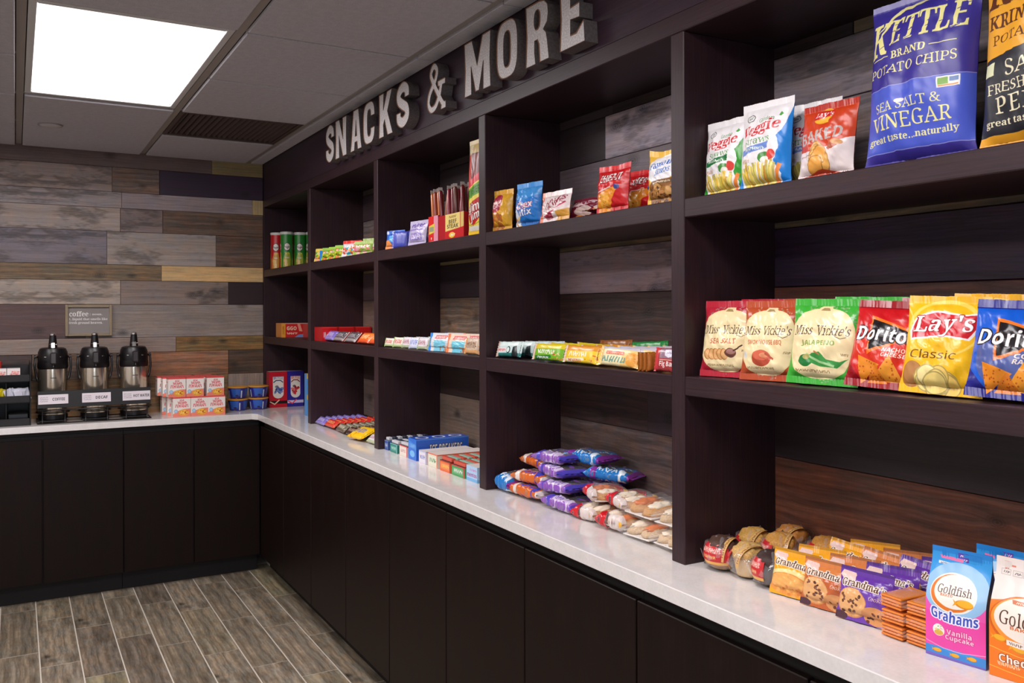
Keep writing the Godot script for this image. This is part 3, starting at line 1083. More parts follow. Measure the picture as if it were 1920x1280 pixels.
func letter_shape(c: String) -> Array:
	# outer outline, then holes, in units of the letter height
	match c:
		"N":
			return [V([0, 1, 0.30, 1, 0.60, 0.45, 0.57, 1, 0.88, 1, 0.85, 0.5, 0.88, 0, 0.59, 0, 0.28, 0.58, 0.31, 0, 0, 0, 0.03, 0.5])]
		"A":
			return [V([0, 0, 0.05, 0.16, 0.22, 1, 0.58, 1, 0.75, 0.16, 0.8, 0, 0.52, 0, 0.48, 0.2, 0.32, 0.2, 0.28, 0]), V([0.345, 0.35, 0.455, 0.35, 0.40, 0.74])]
		"C":
			var o := ring(0.38, 0.5, 0.38, 0.5, 3.0, 30, 330)
			var i := ring(0.39, 0.5, 0.12, 0.31, 3.0, 30, 330)
			i.reverse()
			var p := PackedVector2Array(o)
			p.append(Vector2(0.76, 0.36))
			p.append(Vector2(0.5, 0.36))
			p.append_array(i)
			p.append(Vector2(0.5, 0.64))
			p.append(Vector2(0.76, 0.64))
			return [p]
		"K":
			return [V([0, 0, 0.03, 0.5, 0, 1, 0.30, 1, 0.27, 0.62, 0.50, 1, 0.80, 1, 0.52, 0.55, 0.83, 0, 0.52, 0, 0.34, 0.38, 0.27, 0.27, 0.30, 0])]
		"S":
			var q: Array = Geometry2D.offset_polyline(smooth_line([0.59, 0.64, 0.57, 0.80, 0.37, 0.88, 0.15, 0.78, 0.16, 0.62, 0.36, 0.5, 0.56, 0.39, 0.58, 0.22, 0.36, 0.12, 0.15, 0.20, 0.13, 0.36]), 0.122, Geometry2D.JOIN_ROUND, Geometry2D.END_BUTT)
			return q
		"&":
			var q: Array = Geometry2D.offset_polyline(smooth_line([0.80, 0.09, 0.66, 0.22, 0.28, 0.66, 0.22, 0.82, 0.36, 0.93, 0.50, 0.82, 0.42, 0.64, 0.16, 0.42, 0.09, 0.22, 0.22, 0.08, 0.44, 0.12, 0.62, 0.32, 0.70, 0.52]), 0.072, Geometry2D.JOIN_ROUND, Geometry2D.END_BUTT)
			var main: PackedVector2Array = q[0]
			var r := []
			for x in q:
				if x.size() > 0 and not Geometry2D.is_polygon_clockwise(x):
					main = x
			for block in [V([0.54, 0.48, 0.90, 0.48, 0.90, 0.60, 0.54, 0.60]), V([0.68, 0.0, 0.92, 0.0, 0.92, 0.14, 0.72, 0.16])]:
				var u: Array = Geometry2D.merge_polygons(main, block)
				for x in u:
					if not Geometry2D.is_polygon_clockwise(x):
						main = x
			r.append(main)
			for x in q:
				if Geometry2D.is_polygon_clockwise(x):
					r.append(x)
			return r
		"M":
			return [V([0, 0, 0.03, 0.5, 0, 1, 0.31, 1, 0.515, 0.5, 0.72, 1, 1.03, 1, 1.0, 0.5, 1.03, 0, 0.74, 0, 0.755, 0.52, 0.585, 0.02, 0.445, 0.02, 0.275, 0.52, 0.29, 0])]
		"O":
			return [ring(0.365, 0.5, 0.365, 0.5, 3.0), ring(0.365, 0.5, 0.115, 0.30, 3.0)]
		"R":
			return [V([0, 0, 0.03, 0.5, 0, 1, 0.42, 1, 0.58, 0.97, 0.68, 0.88, 0.70, 0.74, 0.67, 0.60, 0.55, 0.51, 0.63, 0.45, 0.67, 0.32, 0.72, 0, 0.44, 0, 0.41, 0.30, 0.36, 0.38, 0.28, 0.38, 0.28, 0.2, 0.31, 0]), ring(0.355, 0.71, 0.085, 0.15, 2.4)]
	return [V([0, 0, 0.03, 0.5, 0, 1, 0.66, 1, 0.66, 0.74, 0.5, 0.80, 0.30, 0.81, 0.30, 0.61, 0.55, 0.63, 0.55, 0.40, 0.30, 0.42, 0.30, 0.19, 0.46, 0.19, 0.66, 0.33, 0.69, 0])]

func sign_letters():
	var h := 0.174
	var dp := 0.043
	var face_m := MT("galvanised", C(248, 242, 240), 0.5, Vector3(7, 7, 1))
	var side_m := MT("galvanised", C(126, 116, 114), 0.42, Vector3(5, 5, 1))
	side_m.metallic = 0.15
	var rust := M(C(128, 88, 62), 0.7)
	var spots := [["S", 1.369, 1.49, "galvanized metal letter S, first letter of the word SNACKS"], ["N", 1.512, 1.665, "galvanized metal letter N of the word SNACKS"], ["A", 1.717, 1.858, "galvanized metal letter A of the word SNACKS"], ["C", 1.879, 2.014, "galvanized metal letter C of the word SNACKS"], ["K", 2.062, 2.208, "galvanized metal letter K of the word SNACKS"], ["S", 2.246, 2.373, "galvanized metal letter S, last letter of the word SNACKS"], ["&", 2.532, 2.69, "galvanized metal ampersand between the words SNACKS and MORE"], ["M", 2.832, 3.013, "galvanized metal letter M of the word MORE"], ["O", 3.052, 3.179, "galvanized metal letter O of the word MORE"], ["R", 3.227, 3.352, "galvanized metal letter R of the word MORE"], ["E", 3.408, 3.526, "galvanized metal letter E, last letter of the word MORE"]]
	for s in spots:
		var raw := letter_shape(s[0])
		var w := 0.0
		for q in raw[0]:
			w = maxf(w, q.x)
		var sc := Vector2((s[2] - s[1]) / w, h)
		var sh := []
		for i in raw.size():
			var p := PackedVector2Array()
			for q in raw[i]:
				p.append(q * sc)
			if Geometry2D.is_polygon_clockwise(p) != (i > 0):
				p.reverse()
			sh.append(p)
		var t := thing("sign_letter", s[3], "sign letter", Vector3(0.002, 2.188, s[1]), FACE, "letters of the metal sign")
		var whole: PackedVector2Array = sh[0]
		for i in range(1, sh.size()):
			whole = keyhole(whole, sh[i])
		var st := begin()
		st.set_smooth_group(-1)
		flat_poly(st, whole, dp - 0.002)
		st.generate_normals()
		part(t, "face", st.commit(), face_m)
		st = begin()
		for p in sh:
			st = begin()
			walls_of(st, p, 0.0, dp)
			st.generate_normals()
			part(t, "side", st.commit(), side_m)
			# the rusty turned edge round the face
			st = begin()
			st.set_smooth_group(-1)
			var n: int = p.size()
			var inn := []
			for i in n:
				var a: Vector2 = (p[i] - p[(i - 1 + n) % n]).normalized()
				var b: Vector2 = (p[(i + 1) % n] - p[i]).normalized()
				var nn: Vector2 = -(a.orthogonal() + b.orthogonal())
				nn = nn.normalized() if nn.length() > 0.01 else -a.orthogonal()
				inn.append(p[i] + nn * 0.0035)
			for i in n:
				var j := (i + 1) % n
				var q := [Vector3(inn[i].x, inn[i].y, dp - 0.0016), Vector3(inn[j].x, inn[j].y, dp - 0.0016), Vector3(p[j].x, p[j].y, dp), Vector3(p[i].x, p[i].y, dp)]
				quad(st, q[0], q[1], q[2], q[3])
			st.generate_normals()
			part(t, "edge", st.commit(), rust)

# ---------------------------------------------------------------- coffee counter
func coffee_station():
	# framed saying
	sheet(512, 384, C(140, 132, 128))
	var wt := C(236, 232, 228)
	txt("coffee", 0.26, 0.25, 0.46, 0.20, wt, "serifb")
	txt("| noun.", 0.68, 0.275, 0.30, 0.10, wt, "serifb")
	txt("1. liquid that smells like", 0.49, 0.46, 0.94, 0.115, wt, "serifb")
	txt("fresh ground heaven.", 0.43, 0.60, 0.82, 0.115, wt, "serifb")
	done("saying")
	var fr := thing("framed_sign", "small wooden framed grey coffee definition sign hung above the urns", "framed sign", Vector3(-0.963, 1.360, 0.004))
	var fm := MT("plain", C(176, 156, 126), 0.5, Vector3(2, 8, 1))
	for s in [-1, 1]:
		part(fr, "frame_bar", cbox(0.014, 0.173, 0.022, 0.0015), fm, Vector3(s * 0.11, 0.0865, 0.011))
		part(fr, "frame_bar", cbox(0.206, 0.014, 0.022, 0.0015), fm, Vector3(0, 0.0865 + s * 0.0795, 0.011))
	var q := begin()
	quad(q, Vector3(-0.103, 0.0725, 0), Vector3(0.103, 0.0725, 0), Vector3(0.103, -0.0725, 0), Vector3(-0.103, -0.0725, 0))
	q.generate_normals()
	part(fr, "panel", q.commit(), MT("saying", Color.WHITE, 0.6), Vector3(0, 0.0865, 0.008))
	part(fr, "back_board", cbox(0.208, 0.147, 0.004, 0.001), M(C(90, 80, 70), 0.7), Vector3(0, 0.0865, 0.005))
	# urns
	var steel := M(C(226, 212, 192), 0.2, 0.92)
	var black := M(C(20, 16, 18), 0.36)
	var chrome := M(C(225, 222, 218), 0.14, 1.0)
	var mark := M(C(70, 64, 60), 0.5)
	var a := thing("airpot", "brushed steel pump coffee urn behind the COFFEE card", "coffee urn", Vector3(-1.145, CT + 0.0172, 0.155), Vector3.ZERO, "pump coffee urns in the black rack")
	part(a, "body", lathe([Vector2(0.0, 0.0), Vector2(0.066, 0.0), Vector2(0.068, 0.004), Vector2(0.068, 0.272), Vector2(0.064, 0.276), Vector2(0.0, 0.276)], 36), steel)
	part(a, "foot_ring", lathe([Vector2(0.067, -0.004), Vector2(0.071, -0.002), Vector2(0.071, 0.020), Vector2(0.0685, 0.022)], 36), black)
	part(a, "collar", lathe([Vector2(0.0, 0.262), Vector2(0.070, 0.262), Vector2(0.0735, 0.270), Vector2(0.073, 0.296), Vector2(0.0, 0.296)], 36), black)
	part(a, "lid", lathe([Vector2(0.0715, 0.296), Vector2(0.073, 0.315), Vector2(0.070, 0.350), Vector2(0.062, 0.368), Vector2(0.050, 0.373), Vector2(0.0, 0.374)], 36), black)
	var lev := part(a, "pump_lever", grid(12, 8, func(u: float, v: float) -> Vector3:
		var t := -u * TAU
		var r := lerpf(0.0155, 0.023, v)
		return Vector3(-sin(t) * r, lerpf(0.440, 0.366, v), -cos(t) * r * 0.8 + 0.004)), black)
	part(lev, "lever_tip", lathe([Vector2(0.0, 0.452), Vector2(0.010, 0.451), Vector2(0.0155, 0.446), Vector2(0.0155, 0.438)], 20), chrome, Vector3(0, 0, 0.004))
	part(lev, "lever_plate", cbox(0.021, 0.030, 0.008, 0.003), chrome, Vector3(0, 0.385, 0.026), Vector3(-8, 0, 0))
	part(lev, "lever_pin", tube([Vector3(-0.018, 0.390, 0.022), Vector3(0.018, 0.390, 0.022)], 0.0032), chrome)
	part(a, "spout", cbox(0.032, 0.062, 0.040, 0.006), M(C(46, 40, 42), 0.3), Vector3(0, 0.318, 0.075), Vector3(-6, 0, 0))
	part(a, "spout_tip", tube([Vector3(0, 0.29, 0.088), Vector3(0, 0.268, 0.092)], 0.007, 10), black)
	for s in [-1, 1]:
		part(a, "carry_handle", tube([Vector3(s * 0.072, 0.325, 0), Vector3(s * 0.083, 0.318, 0.004), Vector3(s * 0.085, 0.27, 0.010), Vector3(s * 0.078, 0.225, 0.016), Vector3(s * 0.071, 0.20, 0.018)], 0.0055), black)
		part(a, "pivot", lathe([Vector2(0.0, 0.0), Vector2(0.009, 0.0), Vector2(0.009, 0.012), Vector2(0.0, 0.012)], 14, "pivot"), black, Vector3(s * 0.076, 0.325, 0.002), Vector3(0, 0, -90 * s))
		part(a, "lid_latch", cbox(0.012, 0.005, 0.006, 0.001), chrome, Vector3(s * 0.036, 0.326, 0.0625), Vector3(0, s * 30, 0))
	part(a, "maker_mark", grid(6, 1, func(u: float, v: float) -> Vector3:
		var t := (u - 0.5) * 0.42
		return Vector3(sin(t) * 0.0684, 0.218 - v * 0.004, cos(t) * 0.0684)), mark)
	copy(a, "brushed steel pump coffee urn behind the DECAF card", Vector3(-0.944, CT + 0.0172, 0.155), Vector3.ZERO)
	copy(a, "brushed steel pump coffee urn behind the HOT WATER card", Vector3(-0.748, CT + 0.0172, 0.155), Vector3.ZERO)
	# rack
	var rk := thing("urn_rack", "black wire rack with name cards holding three coffee urns", "rack", Vector3(-0.9485, CT, 0.0))
	part(rk, "front_panel", cbox(0.545, 0.088, 0.006, 0.001), M(C(16, 12, 13), 0.5), Vector3(0, 0.125, 0.268), Vector3(-6, 0, 0))
	for y in [0.0045, 0.072]:
		part(rk, "wire_frame", tube([Vector3(-0.272, y, 0.04), Vector3(0.272, y, 0.04), Vector3(0.272, y, 0.29), Vector3(-0.272, y, 0.29)], 0.0035, 8, true), black)
	for k in 3:
		var cx: float = [-0.197, 0.004, 0.2][k]
		for s in [-1, 1]:
			part(rk, "wire_post", tube([Vector3(cx + s * 0.052, 0.004, 0.29), Vector3(cx + s * 0.052, 0.072, 0.29)], 0.003), black)
			part(rk, "wire_post", tube([Vector3(cx + s * 0.052, 0.0045, 0.045), Vector3(cx + s * 0.052, 0.0045, 0.29)], 0.003), black)
		part(rk, "shelf_plate", cbox(0.13, 0.004, 0.20, 0.001), M(C(40, 36, 36), 0.5), Vector3(cx, 0.0095, 0.15))
		part(rk, "holder_ring", tube(Array(ring_xz(cx, 0.05, 0.155, 0.079)), 0.003, 6, true), black)
	var cards := ["COFFEE", "DECAF", "HOT WATER"]
	for k in 3:
		sheet(384, 128, C(226, 216, 222))
		var grey := C(172, 162, 166)
		for y in 3:
			scrawl(0.18, 0.30 + y * 0.2, 0.28, 0.13, grey, 8)
		txt(cards[k], 0.68, 0.5, 0.42 if k < 2 else 0.58, 0.30, C(58, 50, 54), "sansb")
		done("card%d" % k)
		var cd := thing("name_card", "white card reading %s clipped to the black urn rack" % cards[k], "card", Vector3([-1.147, -0.944, -0.748][k], CT + 0.126, 0.2745), Vector3(-6, 0, 0))
		var cq := begin()
		quad(cq, Vector3(-0.069, 0.0245, 0), Vector3(0.069, 0.0245, 0), Vector3(0.069, -0.0245, 0), Vector3(-0.069, -0.0245, 0))
		cq.generate_normals()
		part(cd, "print", cq.commit(), MT("card%d" % k, Color.WHITE, 0.5), Vector3(0, 0, 0.0012))
		part(cd, "card_stock", cbox(0.138, 0.049, 0.0016, 0.0003), M(C(222, 214, 218), 0.6), Vector3(0, 0, 0.0002))
	condiments()
	noodles()

func ring_xz(cx: float, y: float, cz: float, r: float) -> PackedVector3Array:
	var p := PackedVector3Array()
	for i in 28:
		p.append(Vector3(cx + cos(TAU * i / 28) * r, y, cz + sin(TAU * i / 28) * r))
	return p

func condiments():
	var blk := M(C(22, 18, 19), 0.45)
	var t := thing("condiment_organizer", "black tiered condiment organizer beside the coffee urns", "organizer", Vector3(-1.395, CT, 0.185))
	for s in [-1, 1]:
		part(t, "side_panel", cbox(0.006, 0.322, 0.215, 0.002), blk, Vector3(s * 0.143, 0.161, 0))
	part(t, "back_panel", cbox(0.28, 0.30, 0.006, 0.001), blk, Vector3(0, 0.15, -0.104))
	for y in [0.004, 0.118, 0.226]:
		part(t, "tier", cbox(0.28, 0.006, 0.205, 0.001), blk, Vector3(0, y, 0))
	for y in [0.02, 0.136, 0.243]:
		part(t, "tier_lip", cbox(0.28, 0.034, 0.006, 0.001), blk, Vector3(0, y, 0.104))
	for y in [0.064, 0.170]:
		part(t, "divider", cbox(0.004, 0.10, 0.19, 0.001), blk, Vector3(0.036, y, 0))
	# boxes of sweetener on the top tier
	sheet(128, 110, C(236, 228, 226))
	for k in 3:
		scrawl(0.5 + (k - 1) * 0.12, 0.68 - k * 0.17, 0.62, 0.28, C(222, 104, 92), 6)
	done("sweet")
	for k in 3:
		solo("sweetener_box", print_box(0.058, 0.062, 0.075), [MT("sweet", Color.WHITE, 0.5), M(C(232, 226, 222), 0.5), M(C(236, 232, 230), 0.5)], "small white box with a red swirl on the organizer, " + ["furthest from the urns", "middle one", "nearest the urns"][k], "box", Vector3(-1.447 + k * 0.0605, CT + 0.2295, 0.245), Vector3(0, 0, 0), "white and red boxes on the organizer")
	sheet(96, 128, C(222, 232, 236))
	rect(0, 0.45, 1, 1, C(226, 70, 62))
	done("cup")
	solo("paper_cup", lathe([Vector2(0.0, 0.0), Vector2(0.027, 0.0), Vector2(0.034, 0.095), Vector2(0.031, 0.095), Vector2(0.025, 0.004), Vector2(0.0, 0.004)], 24), MT("cup", Color.WHITE, 0.5), "red and pale blue paper cup standing on top of the organizer", "paper cup", Vector3(-1.412, CT + 0.2295, 0.16))
	for k in 16:
		var yel := k < 8
		var x := (-1.440 + k * 0.0085) if yel else (-1.346 + (k - 8) * 0.0105)
		solo("sachet", wrap_mesh(0.062, 0.040, 0.004, 3), M(C(226, 208, 24) if yel else C(214, 214, 226), 0.45), "yellow paper sweetener sachet fanned in the middle organizer tier" if yel else "white paper sugar sachet fanned in the middle organizer tier", "sachet", Vector3(x, CT + 0.158, 0.262 - 0.008 * (k % 4)), Vector3(rng.randf_range(-10, 10), rng.randf_range(-30, 30), 90 + rng.randf_range(-24, 24)), "yellow sachets" if yel else "white sachets")
	for k in 2:
		solo("stirrer_caddy", cbox([0.115, 0.092][k], 0.052, 0.12, 0.004), M(C(20, 18, 18), 0.3), "low black lidded bin in the bottom organizer tier, " + ["away from the urns", "nearest the urns"][k], "bin", Vector3([-1.448, -1.306][k], CT + 0.0335, 0.20), Vector3.ZERO, "black bins in the organizer")

func noodles():
	# cartons of noodles, two high and three wide and deep
	sheet(256, 256, C(238, 228, 220))
	rect(0, 0, 1, 0.07, C(222, 72, 70))
	var red := C(214, 58, 72)
	scrawl(0.5, 0.16, 0.24, 0.11, red, 4)
	scrawl(0.52, 0.29, 0.50, 0.14, red, 7)
	scrawl(0.5, 0.45, 0.76, 0.17, red, 9)
	for k in 3:
		oval(0.3 + k * 0.2, 0.38, 0.05, 0.03, C(240, 176, 170))
	poly([0, 1, 0, 0.86, 0.3, 0.7, 0.6, 0.62, 1, 0.6, 1, 1], C(234, 130, 108))
	oval(0.62, 0.80, 0.30, 0.17, C(232, 160, 50))
	oval(0.62, 0.78, 0.24, 0.11, C(246, 190, 74))
	specks(0.42, 0.70, 0.84, 0.88, 26, 0.035, [C(206, 120, 30), C(252, 214, 120), C(180, 84, 30), C(232, 150, 60)])
	oval(0.17, 0.72, 0.11, 0.10, C(140, 182, 214))
	oval(0.17, 0.72, 0.07, 0.06, C(176, 204, 224))
	done("noodle")
	sheet(128, 128, C(238, 228, 220))
	rect(0, 0, 1, 0.07, C(222, 72, 70))
	rect(0.12, 0.2, 0.88, 0.26, C(226, 150, 140))
	for k in 7:
		rect(0.16, 0.36 + k * 0.07, 0.82, 0.38 + k * 0.07, C(206, 196, 192))
	done("noodle_side")
	var mats := [MT("noodle", Color.WHITE, 0.45), MT("noodle_side", Color.WHITE, 0.5), M(C(226, 96, 92), 0.5)]
	var grp := "stacked white noodle cartons"
	for layer in 2:
		for col in 3:
			for deep in 3:
				var x: float = ([-0.545, -0.4485, -0.340] if layer == 1 else [-0.520, -0.4265, -0.333])[col]
				x -= deep * 0.018
				solo("noodle_carton", print_box(0.092, 0.107, 0.07), mats, "white noodle carton, %s layer, %s row, %s" % [["bottom", "upper"][layer], ["front", "middle", "back"][deep], ["at the urn end", "in the middle", "at the bowl end"][col]], "carton", Vector3(x, CT + 0.0002 + layer * 0.1075, 0.265 - deep * 0.0715), Vector3(0, [0.0, 2.0, -3.0][(col + layer) % 3] * 0.4, 0), grp)
	# bowls of macaroni, two by two
	sheet(512, 128, C(44, 44, 140))
	for k in 4:
		var cx := k * 0.25
		poly([cx + 0.04, 0.05, cx + 0.21, 0.05, cx + 0.20, 0.45, cx + 0.06, 0.5], C(52, 100, 190))
		oval(cx + 0.13, 0.66, 0.055, 0.075, C(238, 152, 34))
		oval(cx + 0.10, 0.8, 0.06, 0.045, C(240, 132, 40))
		oval(cx + 0.145, 0.42, 0.03, 0.04, C(40, 40, 60))
		oval(cx + 0.13, 0.6, 0.03, 0.025, C(252, 206, 80))
		rect(cx + 0.215, 0.15, cx + 0.24, 0.55, C(214, 222, 236))
	done("bowl")
	var b := thing("macaroni_bowl", "blue macaroni bowl with an orange lid, top of its pair nearest the noodle cartons", "food bowl", Vector3(-0.182, CT + 0.072, 0.135), Vector3(0, 20, 0), "blue macaroni bowls")
	part(b, "bowl", lathe([Vector2(0.0, 0.0), Vector2(0.044, 0.0), Vector2(0.047, 0.003), Vector2(0.056, 0.062)], 32), MT("bowl", Color.WHITE, 0.35))
	part(b, "lid", lathe([Vector2(0.056, 0.060), Vector2(0.060, 0.061), Vector2(0.060, 0.066), Vector2(0.054, 0.068), Vector2(0.0, 0.069)], 32), M(C(222, 152, 44), 0.4))
	copy(b, "blue macaroni bowl with an orange lid, bottom of its pair nearest the noodle cartons", Vector3(-0.182, CT + 0.001, 0.135), Vector3(0, 8, 0))
	copy(b, "blue macaroni bowl with an orange lid, top of its pair beside the card boxes", Vector3(-0.062, CT + 0.072, 0.125), Vector3(0, 32, 0))
	copy(b, "blue macaroni bowl with an orange lid, bottom of its pair beside the card boxes", Vector3(-0.062, CT + 0.001, 0.125), Vector3(0, 28, 0))

# ---------------------------------------------------------------- artwork
func chips_at(cx: float, cy: float, r: float, n: int, spread: float, cols: Array) -> void:
	for i in n:
		var a := rng.randf() * TAU
		var x := cx + cos(a) * spread * rng.randf()
		var y := cy + sin(a) * spread * 0.5 * rng.randf()
		var c: Color = cols[rng.randi() % cols.size()]
		oval(x, y, r, r * 0.75, c.darkened(0.25), a)
		oval(x, y, r * 0.9, r * 0.66, c, a)

func print_kettle():
	sheet(640, 900, C(58, 48, 142))
	var cream := C(238, 230, 150)
	rect(0, 0, 1, 0.035, C(150, 146, 190))
	poly([0.08, 0.21, 0.30, 0.07, 0.62, 0.03, 0.74, 0.11, 0.60, 0.06, 0.32, 0.10], cream)
	txt("K", 0.14, 0.235, 0.22, 0.20, cream, "serifb", 0.12)
	txt("ETTLE", 0.60, 0.21, 0.68, 0.155, cream, "serifb", 0.04, -0.02)
	for k in 26:
		var x := rng.randf_range(0.06, 0.9)
		var y := rng.randf_range(0.15, 0.31)
		stroke([x, y, x + rng.randf_range(0.03, 0.07), y - 0.012], 0.006, C(58, 48, 142))
	rect(0.06, 0.353, 0.26, 0.358, cream)
	rect(0.66, 0.353, 0.88, 0.358, cream)
	txt("BRAND", 0.46, 0.355, 0.34, 0.042, cream, "serifb")
	txt("POTATO CHIPS", 0.47, 0.436, 0.84, 0.054, cream, "serif")
	rect(0, 0.54, 1, 0.91, C(70, 88, 196))
	rect(0, 0.54, 1, 0.544, C(150, 150, 210))
	rect(0, 0.906, 1, 0.91, C(150, 150, 210))
	rect(0.74, 0.55, 0.92, 0.61, C(232, 232, 226))
	rect(0.75, 0.558, 0.83, 0.595, C(120, 170, 60))
	rect(0.84, 0.558, 0.91, 0.583, C(96, 130, 180))
	rect(0.75, 0.597, 0.91, 0.605, C(214, 140, 60))
	txt("SEA SALT &", 0.46, 0.656, 0.62, 0.052, cream, "serif")
	oval(0.415, 0.638, 0.045, 0.012, C(240, 220, 214))
	txt("VINEGAR", 0.48, 0.744, 0.76, 0.082, cream, "serif")
	txt("great taste...naturally", 0.48, 0.838, 0.86, 0.050, cream, "serifb")
	rect(0.0, 0.60, 0.035, 0.68, C(206, 214, 120))
	done("kettle")
	var br := C(92, 44, 20)
	sheet(640, 900, C(234, 166, 44))
	rect(0, 0, 1, 0.035, C(200, 140, 60))
	txt("K", 0.14, 0.15, 0.22, 0.2, br, "serifb", 0.12)
	txt("ETTLE", 0.60, 0.12, 0.68, 0.15, br, "serifb", 0.04, -0.02)
	rect(0.06, 0.24, 0.94, 0.244, br)
	txt("KRINKLE CUT", 0.5, 0.33, 0.9, 0.075, br, "serifb")
	txt("POTATO CHIPS", 0.5, 0.43, 0.8, 0.052, br, "serif")
	poly([0, 0.53, 0.5, 0.50, 1, 0.53, 1, 0.92, 0, 0.92], C(40, 40, 46))
	var w := C(236, 226, 190)
	txt("SALT &", 0.55, 0.60, 0.62, 0.075, w, "serif")
	txt("FRESH GROUND", 0.5, 0.69, 0.84, 0.052, w, "serif")
	txt("PEPPER", 0.5, 0.775, 0.7, 0.082, w, "serif")
	txt("great taste...naturally", 0.5, 0.865, 0.88, 0.045, w, "serifb")
	rect(0.03, 0.55, 0.14, 0.62, C(220, 222, 180))
	done("krinkle")

func print_label_bag(name: String, base: Color, pale: Color, flavour: String, fc: Color, kind: int):
	sheet(420, 500, base)
	for k in 150:
		var a := rng.randf() * TAU
		oval(0.5 + cos(a) * rng.randf_range(0.4, 0.5), 0.5 + sin(a) * rng.randf_range(0.40, 0.48), 0.014, 0.009, pale.darkened(rng.randf_range(0.1, 0.35)))
	rect(0, 0, 1, 0.08, base)
	oval(0.48, 0.53, 0.47, 0.405, C(236, 216, 160), 0.0, 2.6)
	oval(0.48, 0.53, 0.455, 0.39, C(242, 222, 172), 0.0, 2.6)
	poly([0.36, 0.17, 0.42, 0.09, 0.56, 0.09, 0.62, 0.17, 0.6, 0.2, 0.38, 0.2], C(240, 220, 168))
	poly([0.42, 0.15, 0.45, 0.115, 0.53, 0.12, 0.56, 0.155], C(166, 140, 92))
	var ink := C(84, 62, 52)
	txt("Miss", 0.225, 0.39, 0.29, 0.115, ink, "serif", 0.2)
	txt("Vickie's", 0.655, 0.39, 0.46, 0.12, ink, "serif", 0.16)
	stroke([0.70, 0.46, 0.78, 0.485, 0.84, 0.46], 0.008, ink)
	txt(flavour, 0.46, 0.545, 0.62 if flavour.length() > 8 else 0.5, 0.07, fc, "sansb")
	if kind == 0:
		for k in 5:
			oval(0.16 + k * 0.085, 0.715, 0.07, 0.072, C(190, 120, 60))
			oval(0.17 + k * 0.085, 0.715, 0.06, 0.062, C(232, 180, 120))
		oval(0.62, 0.695, 0.10, 0.06, C(110, 66, 56))
		oval(0.63, 0.68, 0.08, 0.035, C(168, 120, 110))
		stroke([0.68, 0.67, 0.80, 0.59], 0.018, C(80, 50, 40))
	elif kind == 1:
		oval(0.42, 0.735, 0.17, 0.10, C(180, 74, 50))
		oval(0.42, 0.70, 0.15, 0.06, C(214, 104, 74))
		oval(0.47, 0.70, 0.08, 0.03, C(232, 150, 110))
		stroke([0.5, 0.68, 0.62, 0.74], 0.03, C(190, 90, 66))
		oval(0.10, 0.70, 0.05, 0.042, C(220, 220, 214))
	else:
		oval(0.30, 0.74, 0.12, 0.072, C(34, 120, 56))
		poly([0.28, 0.70, 0.5, 0.64, 0.6, 0.72, 0.78, 0.74, 0.9, 0.70, 0.74, 0.81, 0.5, 0.80, 0.36, 0.76], C(60, 150, 70))
		stroke([0.3, 0.67, 0.5, 0.75, 0.7, 0.79], 0.03, C(170, 214, 150))
		oval(0.30, 0.70, 0.06, 0.03, C(170, 160, 90))
		stroke([0.44, 0.64, 0.50, 0.67], 0.02, C(196, 120, 80))
	scrawl(0.40, 0.855, 0.5, 0.028, C(150, 126, 88), 20)
	scrawl(0.84, 0.66, 0.1, 0.03, C(140, 116, 78), 5)
	done(name)

func print_tortilla(name: String, base: Color, dark: Color, f1: String, f2: String):
	sheet(420, 500, base)
	oval(0.62, 0.62, 0.55, 0.35, base.lerp(Color(1, 0.45, 0.1), 0.25))
	rect(0, 0, 1, 0.10, dark)
	poly([0, 1, 0, 0.72, 0.2, 0.9, 1, 0.86, 1, 1], dark)
	poly([0.25, 0.20, 0.99, 0.40, 0.30, 0.66], C(236, 120, 40))
	poly([0.28, 0.245, 0.92, 0.405, 0.325, 0.61], C(30, 24, 26))
	txt_edge("Doritos", 0.50, 0.42, 0.84, 0.17, C(244, 238, 236), C(24, 16, 20), 0.014, "sansb", 0.06, 0.06)
	txt(f1, 0.66, 0.595, 0.30, 0.045, C(244, 224, 210), "sansb", 0.2)
	txt(f2, 0.66, 0.65, 0.32, 0.045, C(244, 224, 210), "sansb", 0.2)
	tri_chip(0.30, 0.80, 0.21, 1.9, C(232, 140, 40), C(190, 90, 20))
	tri_chip(0.62, 0.83, 0.22, 0.5, C(240, 156, 50), C(196, 96, 24))
	tri_chip(0.45, 0.88, 0.16, 2.6, C(222, 126, 36), C(176, 80, 20))
	oval(0.90, 0.84, 0.07, 0.05, base.lightened(0.25))
	done(name)

func print_lays():
	sheet(420, 500, C(246, 190, 30))
	rect(0, 0, 1, 0.06, C(240, 178, 24))
	oval(0.5, 0.34, 0.47, 0.30, C(250, 214, 96))
	oval(0.5, 0.35, 0.43, 0.27, C(248, 190, 36))
	poly([0.06, 0.38, 0.14, 0.22, 0.40, 0.16, 0.72, 0.20, 0.90, 0.18, 0.94, 0.34, 0.84, 0.46, 0.56, 0.44, 0.30, 0.46, 0.10, 0.48], C(246, 240, 236))
	poly([0.09, 0.38, 0.16, 0.24, 0.40, 0.18, 0.72, 0.22, 0.88, 0.20, 0.91, 0.33, 0.82, 0.44, 0.56, 0.42, 0.30, 0.44, 0.12, 0.46], C(206, 34, 44))
	txt_edge("Lay's", 0.50, 0.325, 0.74, 0.22, C(250, 246, 240), C(160, 20, 34), 0.012, "serifb", 0.18, -0.03)
	txt("Classic", 0.42, 0.615, 0.58, 0.085, C(112, 66, 16), "sans", 0.22)
	oval(0.16, 0.82, 0.14, 0.13, C(170, 112, 60), 0.3)
	oval(0.16, 0.80, 0.12, 0.11, C(190, 134, 80), 0.3)
	chips_at(0.48, 0.87, 0.15, 12, 0.17, [C(250, 222, 130), C(246, 208, 110), C(252, 232, 160)])
	done("lays")

